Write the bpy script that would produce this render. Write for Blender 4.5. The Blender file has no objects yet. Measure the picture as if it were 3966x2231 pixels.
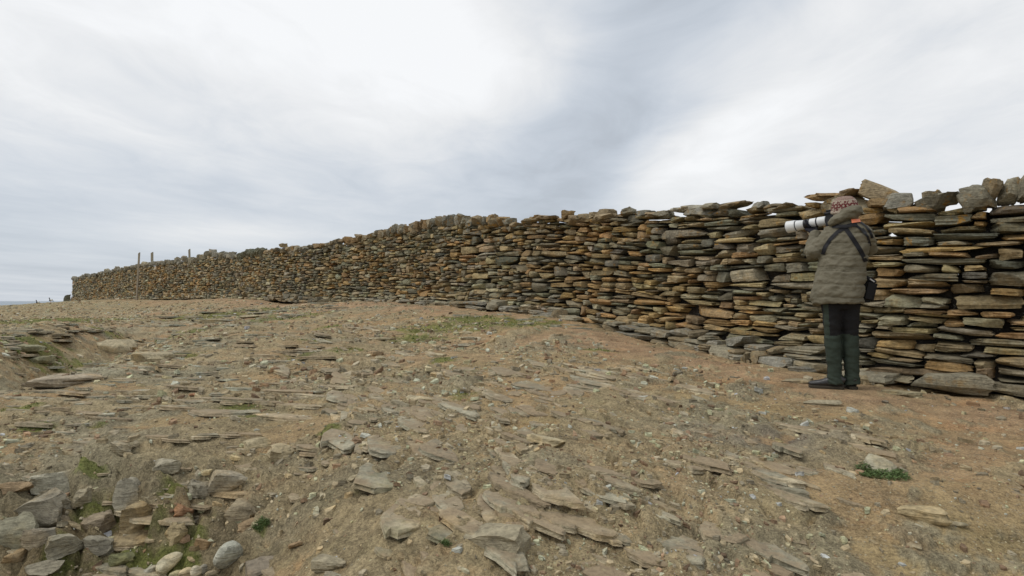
import bpy, bmesh, math, random
import numpy as np
from mathutils import Vector, Matrix, Euler
from mathutils.bvhtree import BVHTree
S = bpy.context.scene
COL = S.collection
R = math.radians
rng = np.random.RandomState(7)
random.seed(7)

# ------------------------------------------------------------------ camera, sky, sun, exposure
FPX, PITCH = 683.0, math.atan(13.0 / 683.0)
cd = bpy.data.cameras.new('photo_camera')
cam = bpy.data.objects.new('photo_camera', cd); COL.objects.link(cam)
cd.sensor_width = 36.0; cd.lens = 36.0 * FPX / 1024.0
cd.clip_start = 0.05; cd.clip_end = 60000
cam.location = (0, 0, 0); cam.rotation_euler = (R(90) + PITCH, 0, 0)
S.camera = cam
S.render.resolution_x, S.render.resolution_y = 1024, 576
S.view_settings.view_transform = 'Standard'; S.view_settings.look = 'None'
S.view_settings.gamma = 1.0; S.view_settings.use_curve_mapping = False
S.view_settings.exposure = 0.0
try:
    S.cycles.max_bounces = 6; S.cycles.diffuse_bounces = 3
except Exception:
    pass

SUN_EL, SUN_AZ = R(56), R(-98)      # high, ahead and to the left, behind the cloud
W = bpy.data.worlds.new('World'); S.world = W; W.use_nodes = True
nt = W.node_tree; nt.nodes.clear()
def N(t, kind, **kw):
    n = t.nodes.new(kind)
    for k, v in kw.items():
        setattr(n, k, v)
    return n
class NB:
    """small helper to write shader maths"""
    def __init__(self, t): self.t = t
    def lk(self, a, b): self.t.links.new(a, b)
    def put(self, sock, v):
        if isinstance(v, bpy.types.NodeSocket): self.lk(v, sock)
        elif isinstance(v, (tuple, list)):
            d = sock.default_value
            v = tuple(v)
            if len(v) == 3 and len(d) == 4: v = v + (1,)
            sock.default_value = v
        else: sock.default_value = v
    def m(self, op, a, b=0.0, c=0.0, clamp=False):
        n = N(self.t, 'ShaderNodeMath', operation=op); n.use_clamp = clamp
        self.put(n.inputs[0], a); self.put(n.inputs[1], b); self.put(n.inputs[2], c)
        return n.outputs[0]
    def vm(self, op, a, b=(0, 0, 0)):
        n = N(self.t, 'ShaderNodeVectorMath', operation=op)
        self.put(n.inputs[0], a); self.put(n.inputs[1], b)
        return n.outputs[0]
    def mix(self, f, a, b, blend='MIX'):
        n = N(self.t, 'ShaderNodeMix', data_type='RGBA', blend_type=blend)
        self.put(n.inputs[0], f); self.put(n.inputs[6], a); self.put(n.inputs[7], b)
        return n.outputs[2]
    def noise(self, vec, scale, detail=4, rough=0.55, col=False, dist=0.0):
        n = N(self.t, 'ShaderNodeTexNoise')
        self.put(n.inputs['Vector'], vec); n.inputs['Scale'].default_value = scale
        n.inputs['Detail'].default_value = detail; n.inputs['Roughness'].default_value = rough
        n.inputs['Distortion'].default_value = dist
        return n.outputs[1] if col else n.outputs[0]
    def voro(self, vec, scale, out='Distance', feature='F1'):
        n = N(self.t, 'ShaderNodeTexVoronoi', feature=feature)
        self.put(n.inputs['Vector'], vec); n.inputs['Scale'].default_value = scale
        return n.outputs[out]
    def ss(self, v, lo, hi, a=0.0, b=1.0):
        n = N(self.t, 'ShaderNodeMapRange', interpolation_type='SMOOTHSTEP')
        self.put(n.inputs[0], v)
        n.inputs[1].default_value = lo; n.inputs[2].default_value = hi
        n.inputs[3].default_value = a; n.inputs[4].default_value = b
        return n.outputs[0]
    def sep(self, v):
        n = N(self.t, 'ShaderNodeSeparateXYZ'); self.put(n.inputs[0], v); return n.outputs
    def comb(self, x, y, z):
        n = N(self.t, 'ShaderNodeCombineXYZ')
        self.put(n.inputs[0], x); self.put(n.inputs[1], y); self.put(n.inputs[2], z); return n.outputs[0]
    def attr(self, name, out=0):
        n = N(self.t, 'ShaderNodeAttribute', attribute_name=name); return n.outputs[out]

b = NB(nt)
tc = N(nt, 'ShaderNodeTexCoord').outputs['Generated']
dx, dy, dz = b.sep(tc)
dzc = b.m('MAXIMUM', dz, 0.0)
den = b.m('ADD', dzc, 0.03)
cx = b.m('DIVIDE', dx, den); cy = b.m('DIVIDE', dy, den)
cp = b.comb(cx, b.m('MULTIPLY', cy, 0.45), 0.0)
warp = b.noise(cp, 0.9, 3, 0.5)
cxw = b.m('ADD', cx, b.m('MULTIPLY', b.m('SUBTRACT', warp, 0.5), 0.9))
# the long grey roll of cloud that runs away from the viewer, right of centre
t1 = b.m('DIVIDE', b.m('SUBTRACT', cxw, b.m('ADD', 0.62, b.m('MULTIPLY', cy, -0.03))), 0.52)
band = b.m('EXPONENT', b.m('MULTIPLY', b.m('MULTIPLY', t1, t1), -1.0))
streak = b.noise(b.comb(b.m('MULTIPLY', cx, 0.8), b.m('MULTIPLY', cy, 0.22), 3.1), 1.5, 6, 0.55)
big = b.noise(b.comb(b.m('MULTIPLY', cx, 0.35), b.m('MULTIPLY', cy, 0.2), 8.0), 1.3, 4, 0.5)
low = b.ss(dzc, 0.10, 0.36, 1.0, 0.0)
left = b.ss(dx, -0.1, 0.25, 1.0, 0.0)
right = b.ss(dx, 0.25, 0.5)
v = b.m('SUBTRACT', 1.0, b.m('MULTIPLY', band, b.ss(dz, 0.05, 0.30, 0.10, 0.36)))
v = b.m('SUBTRACT', v, b.m('MULTIPLY', low, b.m('MULTIPLY_ADD', left, 0.20, 0.12)))
v = b.m('SUBTRACT', v, b.m('MULTIPLY', right, 0.07))
v = b.m('ADD', v, b.m('MULTIPLY', b.m('SUBTRACT', streak, 0.5), b.ss(dz, 0.03, 0.35, 0.03, 0.30)))
v = b.m('ADD', v, b.m('MULTIPLY', b.m('SUBTRACT', big, 0.5), 0.30))
def gsp(x0, y0, rx, ry, amp):
    a_ = b.m('DIVIDE', b.m('SUBTRACT', cxw, x0), rx); c_ = b.m('DIVIDE', b.m('SUBTRACT', cy, y0), ry)
    return b.m('MULTIPLY', b.m('EXPONENT', b.m('MULTIPLY', b.m('ADD', b.m('MULTIPLY', a_, a_), b.m('MULTIPLY', c_, c_)), -1.0)), amp)
v = b.m('ADD', v, gsp(1.0, 3.6, 0.3, 1.3, 0.20)); v = b.m('ADD', v, gsp(-0.35, 2.7, 0.6, 0.8, 0.08)); v = b.m('ADD', v, gsp(-3.2, 7.5, 1.2, 1.3, 0.14))
puff = b.noise(b.comb(b.m('MULTIPLY', cx, 1.0), b.m('MULTIPLY', cy, 0.55), 5.0), 2.2, 8, 0.6, dist=0.6)
v = b.m('ADD', v, b.m('MULTIPLY', b.m('SUBTRACT', puff, 0.5), b.ss(dz, 0.03, 0.25, 0.08, 0.30)))
v = b.m('MINIMUM', b.m('MAXIMUM', v, 0.56), 0.99)
grey = b.ss(v, 0.6, 0.92)
ccol = b.mix(grey, (0.90, 0.98, 1.085), (0.99, 1.0, 1.01))
ccol = b.vm('SCALE', ccol); nt.nodes[-1]
sc_n = ccol.node; b.put(sc_n.inputs['Scale'], v)
below = b.ss(dz, -0.02, 0.0, 1.0, 0.0)
sky = N(nt, 'ShaderNodeTexSky', sky_type='NISHITA', sun_disc=False)
sky.sun_elevation = SUN_EL; sky.sun_rotation = SUN_AZ
bg1 = N(nt, 'ShaderNodeBackground'); b.lk(sky.outputs[0], bg1.inputs[0]); bg1.inputs[1].default_value = 0.10
bg2 = N(nt, 'ShaderNodeBackground'); b.lk(ccol, bg2.inputs[0]); bg2.inputs[1].default_value = 1.0
mx = N(nt, 'ShaderNodeMixShader'); mx.inputs[0].default_value = 0.93
b.lk(bg1.outputs[0], mx.inputs[1]); b.lk(bg2.outputs[0], mx.inputs[2])
wo = N(nt, 'ShaderNodeOutputWorld'); b.lk(mx.outputs[0], wo.inputs[0])

sd = bpy.data.lights.new('sun', 'SUN'); sd.energy = 1.1; sd.angle = R(30); sd.color = (1.0, 0.97, 0.92)
sun = bpy.data.objects.new('sun', sd); COL.objects.link(sun)
sdir = Vector((math.sin(SUN_AZ) * math.cos(SUN_EL), math.cos(SUN_AZ) * math.cos(SUN_EL), math.sin(SUN_EL)))
sun.rotation_euler = sdir.to_track_quat('Z', 'Y').to_euler(); sun.location = (0, 0, 30)

# ------------------------------------------------------------------ numpy noise
_P = np.random.RandomState(11).permutation(256); _P = np.concatenate([_P, _P, _P])
_A = np.arange(256) * (2 * math.pi / 256) * 61
_GX, _GY = np.cos(_A), np.sin(_A)
_G3 = np.random.RandomState(5).normal(size=(256, 3)); _G3 /= np.linalg.norm(_G3, axis=1)[:, None]
def _f(t): return t * t * t * (t * (t * 6 - 15) + 10)
def pn(x, y):
    xi = np.floor(x).astype(np.int64); yi = np.floor(y).astype(np.int64)
    xf = x - xi; yf = y - yi; xi &= 255; yi &= 255
    u = _f(xf); w = _f(yf)
    def g(i, j, fx, fy):
        h = _P[_P[(xi + i) & 255] + ((yi + j) & 255)]
        return _GX[h] * fx + _GY[h] * fy
    a = g(0, 0, xf, yf); c = g(1, 0, xf - 1, yf); d = g(0, 1, xf, yf - 1); e = g(1, 1, xf - 1, yf - 1)
    return ((a + u * (c - a)) * (1 - w) + (d + u * (e - d)) * w) * 1.5
def fbm(x, y, o=4, g=0.5):
    s = 0.0; a = 1.0; n = 0.0
    for k in range(o):
        s = s + a * pn(x + 17.3 * k, y - 9.1 * k); n += a; a *= g; x = x * 2.03; y = y * 2.03
    return s / n
def pn3(x, y, z):
    xi = np.floor(x).astype(np.int64); yi = np.floor(y).astype(np.int64); zi = np.floor(z).astype(np.int64)
    xf = x - xi; yf = y - yi; zf = z - zi; xi &= 255; yi &= 255; zi &= 255
    u = _f(xf); v = _f(yf); w = _f(zf)
    def g(i, j, k):
        h = _P[_P[_P[(xi + i) & 255] + ((yi + j) & 255)] + ((zi + k) & 255)]
        G = _G3[h]
        return G[..., 0] * (xf - i) + G[..., 1] * (yf - j) + G[..., 2] * (zf - k)
    def l(a, b_, t): return a + t * (b_ - a)
    return l(l(l(g(0,0,0), g(1,0,0), u), l(g(0,1,0), g(1,1,0), u), v),
             l(l(g(0,0,1), g(1,0,1), u), l(g(0,1,1), g(1,1,1), u), v), w) * 1.5
def sst(t, a, c): 
    t = np.clip((t - a) / (c - a), 0, 1); return t * t * (3 - 2 * t)

def pix(px, py, d):
    """world point at depth d seen at picture position px,py (1024 wide)"""
    x = (px - 512) / FPX; v_ = (288 - py) / FPX
    w = (x, math.cos(PITCH) - math.sin(PITCH) * v_, math.sin(PITCH) + math.cos(PITCH) * v_)
    k = d / w[1]
    return np.array([w[0] * k, d, w[2] * k])

# ------------------------------------------------------------------ object helpers
def setp(o, label=None, cat=None, group=None, kind=None):
    if label: o['label'] = label
    if cat: o['category'] = cat
    if group: o['group'] = group
    if kind: o['kind'] = kind
    return o
def empty(name, loc=(0, 0, 0), rz=0.0, **kw):
    o = bpy.data.objects.new(name, None); COL.objects.link(o)
    o.empty_display_size = 0.1; o.location = loc; o.rotation_euler = (0, 0, rz)
    return setp(o, **kw)
def link(name, me, parent=None, **kw):
    o = bpy.data.objects.new(name, me); COL.objects.link(o)
    if parent: o.parent = parent
    return setp(o, **kw)
def mesh_np(name, V, F, mat=None, smooth=True, col=None, extra=None, sharp=None):
    """V (n,3); F array (m,k) with constant k, or list of such arrays"""
    me = bpy.data.meshes.new(name)
    Fs = F if isinstance(F, list) else [F]
    V = np.ascontiguousarray(V, dtype=np.float32)
    me.vertices.add(len(V)); me.vertices.foreach_set('co', V.ravel())
    loops = np.concatenate([f.ravel() for f in Fs]).astype(np.int32)
    tot = np.concatenate([np.full(len(f), f.shape[1]) for f in Fs]).astype(np.int32)
    st = np.concatenate([[0], np.cumsum(tot)[:-1]]).astype(np.int32)
    me.loops.add(len(loops)); me.loops.foreach_set('vertex_index', loops)
    me.polygons.add(len(tot)); me.polygons.foreach_set('loop_start', st); me.polygons.foreach_set('loop_total', tot)
    me.polygons.foreach_set('use_smooth', np.full(len(tot), smooth, dtype=bool))
    me.update(calc_edges=True)
    if col is not None:
        at = me.color_attributes.new('tint', 'FLOAT_COLOR', 'POINT')
        c = np.ones((len(V), 4), np.float32); c[:, :col.shape[1]] = col
        at.data.foreach_set('color', c.ravel())
    if extra:
        for k, a in extra.items():
            at = me.attributes.new(k, 'FLOAT', 'POINT'); at.data.foreach_set('value', a.astype(np.float32))
    if sharp is not None and smooth: me.set_sharp_from_angle(angle=sharp)
    if mat: me.materials.append(mat)
    return me

def new_mat(name):
    m = bpy.data.materials.new(name); m.use_nodes = True
    t = m.node_tree; t.nodes.clear()
    bs = N(t, 'ShaderNodeBsdfPrincipled'); out = N(t, 'ShaderNodeOutputMaterial')
    t.links.new(bs.outputs[0], out.inputs[0])
    bs.inputs['Specular IOR Level'].default_value = 0.25
    return m, NB(t), bs
def bump(nb, bs, h, strength, dist):
    n = N(nb.t, 'ShaderNodeBump'); n.inputs['Strength'].default_value = strength; n.inputs['Distance'].default_value = dist
    nb.put(n.inputs['Height'], h); nb.lk(n.outputs[0], bs.inputs['Normal'])
    return n
def simple_mat(name, col, rough=0.7, noise=0.12, scale=30.0, bmp=0.0, spec=0.25):
    m, nb, bs = new_mat(name)
    p = N(nb.t, 'ShaderNodeTexCoord').outputs['Object']
    n = nb.noise(p, scale, 4, 0.6)
    f = nb.m('MULTIPLY_ADD', n, noise * 2, 1 - noise)
    c = nb.vm('SCALE', tuple(col)); nb.put(c.node.inputs['Scale'], f)
    nb.lk(c, bs.inputs['Base Color']); bs.inputs['Roughness'].default_value = rough
    bs.inputs['Specular IOR Level'].default_value = spec
    if bmp: bump(nb, bs, n, 0.6, bmp)
    return m

# stone material shared by the wall, boulders and slabs: the attribute 'tint' is the stone's own colour
def stone_mat(name, lichen=1.0, use_obj=False, layer=1.0, base=None, dirt=0.0):
    m, nb, bs = new_mat(name)
    pos = N(nb.t, 'ShaderNodeNewGeometry').outputs['Position']
    base_c = nb.attr('tint', 0)
    if use_obj:
        oi = N(nb.t, 'ShaderNodeObjectInfo').outputs['Random']
        base_c = nb.vm('SCALE', base_c); nb.put(base_c.node.inputs['Scale'], nb.m('MULTIPLY_ADD', oi, 0.5, 0.75))
    n1 = nb.noise(pos, 7, 5, 0.62)
    n2 = nb.noise(pos, 38, 5, 0.65)
    x, y, z = nb.sep(pos)
    lp = nb.comb(nb.m('MULTIPLY', x, 0.5), nb.m('MULTIPLY', y, 0.5), nb.m('MULTIPLY', z, 4.0))
    n3 = nb.noise(lp, 16, 4, 0.6, dist=0.4)
    k = nb.m('ADD', nb.m('MULTIPLY', n1, 0.7), nb.m('ADD', nb.m('MULTIPLY', n2, 0.8), nb.m('MULTIPLY', n3, 0.5)))
    f = nb.ss(k, 0.62, 1.38, 0.42, 1.5)
    c = nb.vm('SCALE', base_c); nb.put(c.node.inputs['Scale'], f)
    # rust / grey blotches of the stone itself
    r = nb.ss(nb.noise(pos, 4.3, 4, 0.6), 0.5, 0.68)
    c = nb.mix(nb.m('MULTIPLY', r, 0.35), c, nb.mix(1.0, c, (1.25, 0.99, 0.62), 'MULTIPLY'))
    g = nb.ss(nb.noise(nb.vm('ADD', pos, (5, 3, 1)), 5.5, 4, 0.6), 0.52, 0.68)
    c = nb.mix(nb.m('MULTIPLY', g, 0.4), c, nb.mix(1.0, c, (0.92, 0.96, 0.96), 'MULTIPLY'))
    # lichen: orange crusts and pale specks
    la = nb.attr('lichen', 2)
    lo = nb.ss(nb.noise(nb.vm('ADD', pos, (9, 1, 4)), 9, 5, 0.7), 0.56, 0.63)
    c = nb.mix(nb.m('MULTIPLY', nb.m('MULTIPLY', lo, la), 0.85 * lichen, clamp=True), c, (0.36, 0.19, 0.035))
    lw = nb.ss(nb.noise(nb.vm('ADD', pos, (2, 8, 4)), 26, 4, 0.75), 0.6, 0.68)
    c = nb.mix(nb.m('MULTIPLY', lw, 0.35 * lichen), c, (0.36, 0.36, 0.30))
    if dirt:
        gn = nb.sep(N(nb.t, 'ShaderNodeNewGeometry').outputs['Normal'])[2]
        dn = nb.noise(nb.vm('ADD', pos, (7, 7, 7)), 3.2, 6, 0.7)
        dm = nb.m('MULTIPLY', nb.ss(nb.m('ADD', dn, nb.m('MULTIPLY', n2, 0.25)), 0.52, 0.68), nb.ss(gn, 0.2, 0.8))
        dc = nb.vm('SCALE', (0.31, 0.235, 0.148)); nb.put(dc.node.inputs['Scale'], nb.m('MULTIPLY_ADD', n2, 0.9, 0.5))
        c = nb.mix(nb.m('MULTIPLY', dm, dirt), c, dc)
        mn = nb.ss(nb.noise(nb.vm('ADD', pos, (27, 7, 7)), 2.1, 6, 0.7), 0.56, 0.68)
        c = nb.mix(nb.m('MULTIPLY', mn, 0.3), c, (0.17, 0.18, 0.07))
    nb.lk(c, bs.inputs['Base Color'])
    bs.inputs['Roughness'].default_value = 0.88; bs.inputs['Specular IOR Level'].default_value = 0.2
    h = nb.m('ADD', nb.m('MULTIPLY', n2, 0.6), nb.m('ADD', nb.m('MULTIPLY', n3, 0.9 * layer), nb.m('MULTIPLY', nb.noise(pos, 120, 3, 0.6), 0.25)))
    bump(nb, bs, h, 0.75, 0.03)
    return m
M_STONE = stone_mat('dry_stone', 1.0)
M_ROCK = stone_mat('weathered_rock', 0.12, layer=1.2)
M_EMB = stone_mat('embedded_rock', 0.1, layer=0.9, dirt=0.8)
M_SLAB = stone_mat('bedrock_slab', 0.05, use_obj=True, layer=0.9, dirt=0.8)

# ------------------------------------------------------------------ wall line
K = 1024.0 / 2576.0
TOP = np.array([(180,700),(230,690),(300,672),(350,664),(400,658),(470,652),(500,642),(560,640),(640,632),(660,620),(740,620),(800,614),
    (860,594),(920,588),(950,574),(1030,563),(1060,556),(1190,541),(1260,547),(1300,545),(1370,545),(1430,541),(1490,536),(1540,540),(1570,534),
    (1620,538),(1700,525),(1740,518),(1800,519),(1890,509),(1940,502),(2000,500),(2060,486),(2100,482),(2200,472),(2300,474),(2400,468),(2500,458),
    (2576,446),(2700,432)], float) * K
BASE = np.array([(180,762),(300,754),(450,752),(560,750),(690,754),(800,762),(900,759),(1000,756),(1130,768),(1250,775),(1400,787),(1500,812),
    (1600,842),(1700,866),(1800,886),(1940,908),(2060,925),(2200,943),(2330,968),(2500,990),(2576,1000),(2700,1018)], float) * K
PATH = np.array([(9.6, 1.2), (7.6, 3.0), (5.9, 4.5), (4.6, 5.6), (3.62, 6.6), (3.02, 7.9), (2.3, 9.5), (1.35, 11.1), (0.05, 12.9), (-0.95, 14.3),
    (-2.9, 17.4), (-5.4, 20.6), (-8.1, 23.6), (-14, 30.5), (-20.4, 37.3), (-33, 51.0)])
def catmull(P, n=60):
    out = []
    for i in range(len(P) - 1):
        p0 = P[max(i - 1, 0)]; p1 = P[i]; p2 = P[i + 1]; p3 = P[min(i + 2, len(P) - 1)]
        for t in np.linspace(0, 1, n, endpoint=False):
            out.append(0.5 * ((2 * p1) + (-p0 + p2) * t + (2 * p0 - 5 * p1 + 4 * p2 - p3) * t * t + (-p0 + 3 * p1 - 3 * p2 + p3) * t ** 3))
    out.append(P[-1]); return np.array(out)
WP = catmull(PATH)
WU = np.concatenate([[0], np.cumsum(np.linalg.norm(np.diff(WP, axis=0), axis=1))])
ULEN = WU[-1]
def zpix(px, py, d):
    v_ = (288 - py) / FPX
    return d * (math.sin(PITCH) + math.cos(PITCH) * v_) / (math.cos(PITCH) - math.sin(PITCH) * v_)
_px = 512 + FPX * WP[:, 0] / WP[:, 1]
_pxc = np.clip(_px, 70, 1070)
_d = WP[:, 1]
ZT = zpix(_px, np.interp(_pxc, TOP[:, 0], TOP[:, 1]), _d)
ZB = zpix(_px, np.interp(_pxc, BASE[:, 0], BASE[:, 1]), _d)
i0 = int(np.argmax(_px < 1065))      # beyond the right edge the wall carries on level
ZT[:i0] = ZT[i0]; ZB[:i0] = ZB[i0] - 0.02
def smooth(a, u, w):
    out = np.empty_like(a)
    for i in range(len(a)):
        k_ = np.exp(-((u - u[i]) / w) ** 2); out[i] = (a * k_).sum() / k_.sum()
    return out
ZB = smooth(ZB, WU, 0.8); ZT = smooth(ZT, WU, 0.35)
def wpath(u):
    x = np.interp(u, WU, WP[:, 0]); y = np.interp(u, WU, WP[:, 1])
    e = 0.25
    tx = np.interp(u + e, WU, WP[:, 0]) - np.interp(u - e, WU, WP[:, 0]); ty = np.interp(u + e, WU, WP[:, 1]) - np.interp(u - e, WU, WP[:, 1])
    l = np.sqrt(tx * tx + ty * ty); tx = tx / l; ty = ty / l
    return x, y, tx, ty, np.interp(u, WU, ZB), np.interp(u, WU, ZT)
def u_at_px(px):
    i = np.argsort(_px); return float(np.interp(px, _px[i], WU[i]))

# ------------------------------------------------------------------ ground shape
CT = []
for px, py, d in [(512,576,2.5),(1024,576,2.73),(760,576,2.6),(512,450,3.85),(512,380,5.9),(512,340,8.8),(700,400,5.5),(700,500,3.2),(900,420,5.05),
                  (900,500,3.3),(1024,450,4.3),(300,420,4.9),(300,370,7.2),(300,340,8.9),(300,320,13.5),(280,305,22),(150,420,5.2),(150,370,7.4),(150,340,10.5),
                  (150,320,16),(150,308,29),(60,303.5,47),(0,306,38),(0,320,17),(0,330,12),(0,352,8.2),(0,400,5.9),(0,450,4.4),
                  (60,466,4.15),(150,480,3.95),(235,488,3.9),(310,500,3.6),(330,540,3.0),(60,572,3.42),(150,572,3.4),(225,566,3.38),(0,560,3.4),(280,576,2.95),
                  (400,500,3.15),(400,340,9.5),(620,350,8.2)]:
    CT.append(pix(px, py, d))
CT += [np.array(p) for p in [(0,0,-1.5),(2,0,-1.45),(-2,0,-1.75),(-3,1.5,-1.75),(-1.2,1.8,-1.35),(6,-1,-1.1),(0,-8,-2.4),(-8,0,-2.1),(-10,-8,-3.0),(10,-8,-2.0)]]
for u in np.concatenate([np.arange(0, 14, 1.2), np.arange(14, ULEN + 1, 4)]):
    x, y, tx, ty, zb, zt = wpath(u)
    CT.append(np.array([x, y, zb - 0.02])); CT.append(np.array([x + ty * 2.2, y - tx * 2.2, zb - 0.15]))
CT = np.array(CT)
def wq(x, y):
    r = np.sqrt(x * x + y * y) + 1e-6; k = np.arcsinh(r / 4.0) * 2 / r
    return x * k, y * k
_qx, _qy = wq(CT[:, 0], CT[:, 1])
def tps(r2): return 0.5 * r2 * np.log(r2 + 1e-9)
_n = len(CT)
_A2 = np.zeros((_n + 3, _n + 3)); _A2[:_n, :_n] = tps((_qx[:, None] - _qx) ** 2 + (_qy[:, None] - _qy) ** 2) + np.eye(_n) * 2e-3
_A2[:_n, _n] = 1; _A2[:_n, _n + 1] = _qx; _A2[:_n, _n + 2] = _qy; _A2[_n:, :_n] = _A2[:_n, _n:].T
_w = np.linalg.solve(_A2, np.concatenate([CT[:, 2], [0, 0, 0]]))
def T0(x, y):
    qx, qy = wq(x, y); out = _w[_n] + _w[_n + 1] * qx + _w[_n + 2] * qy
    for i in range(_n): out = out + _w[i] * tps((qx - _qx[i]) ** 2 + (qy - _qy[i]) ** 2)
    return out
SHORE = np.array([(-22, -200), (-22, -20), (-24, 5), (-25.5, 20), (-28.5, 37), (-34.5, 52), (-33, 60), (-10, 75), (60, 90), (200, 100)], float)
def shore_d(x, y):
    """distance beyond the cliff edge, positive over the sea"""
    best = np.full(np.shape(x), 1e9); sg = np.zeros(np.shape(x))
    for a, c in zip(SHORE[:-1], SHORE[1:]):
        ex, ey = c - a; L = ex * ex + ey * ey
        t = np.clip(((x - a[0]) * ex + (y - a[1]) * ey) / L, 0, 1)
        ddx = x - a[0] - t * ex; ddy = y - a[1] - t * ey; dd = ddx * ddx + ddy * ddy
        cr = ex * (y - a[1]) - ey * (x - a[0])
        m_ = dd < best; best = np.where(m_, dd, best); sg = np.where(m_, np.sign(cr), sg)
    return np.sqrt(best) * sg
def wall_side(x, y):
    """distance to the wall line, and arc position"""
    sx = WP[::12]; best = np.full(np.shape(x), 1e9); 
    for a, c in zip(sx[:-1], sx[1:]):
        ex, ey = c - a; L = ex * ex + ey * ey + 1e-9
        t = np.clip(((x - a[0]) * ex + (y - a[1]) * ey) / L, 0, 1)
        dd = (x - a[0] - t * ex) ** 2 + (y - a[1] - t * ey) ** 2
        best = np.minimum(best, dd)
    return np.sqrt(best)
FEET = pix(839, 389.0, 6.0)
G1, G2 = pix(-30, 362, 7.2), pix(112, 326, 12.5)
def Q(F, st, edge=0.78):
    f = F / st; k = np.floor(f); r = f - k
    h = ((np.sin(k * 12.9898) * 43758.5453) % 1.0 - 0.5) * 0.55        # uneven bed thickness
    h2 = ((np.sin((k + 1) * 12.9898) * 43758.5453) % 1.0 - 0.5) * 0.55
    s = sst(r, edge, 1.0)
    return st * (k + 0.5 + h * (1 - s) + (s + h2 * s) )
def slabs(x, y, size, asp, rot, tilt, off, seed):
    """broken tilted slabs: height of each cell's own plane, and how near its edge is"""
    c_, s_ = math.cos(rot), math.sin(rot)
    a = (x * c_ + y * s_) / size; c = (-x * s_ + y * c_) / (size * asp)      # long side follows the strike
    ia = np.floor(a).astype(np.int64); ic = np.floor(c).astype(np.int64)
    f1 = np.full(a.shape, 1e9); f2 = np.full(a.shape, 1e9); H_ = np.zeros(a.shape)
    for i in (-1, 0, 1):
        for j in (-1, 0, 1):
            h = _P[_P[((ia + i) + seed * 37) & 255] + ((ic + j) & 255)]; h2 = _P[h + 91]; h3 = _P[h2 + 17]; h4 = _P[h3 + 5]
            px_ = ia + i + 0.1 + 0.8 * h / 255.0; py_ = ic + j + 0.1 + 0.8 * h2 / 255.0
            da = a - px_; dc = c - py_; d = np.maximum(np.abs(da) + 0.35 * np.abs(dc), np.abs(dc) + 0.25 * np.abs(da))
            Hn = off * (h3 / 127.5 - 1) - (tilt * (0.4 + 1.2 * h4 / 255.0)) * da * size + tilt * 0.5 * (h3 / 127.5 - 1) * dc * size
            m_ = d < f1
            f2 = np.where(m_, f1, np.minimum(f2, d)); f1 = np.where(m_, d, f1); H_ = np.where(m_, Hn, H_)
    return H_, f2 - f1
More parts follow.
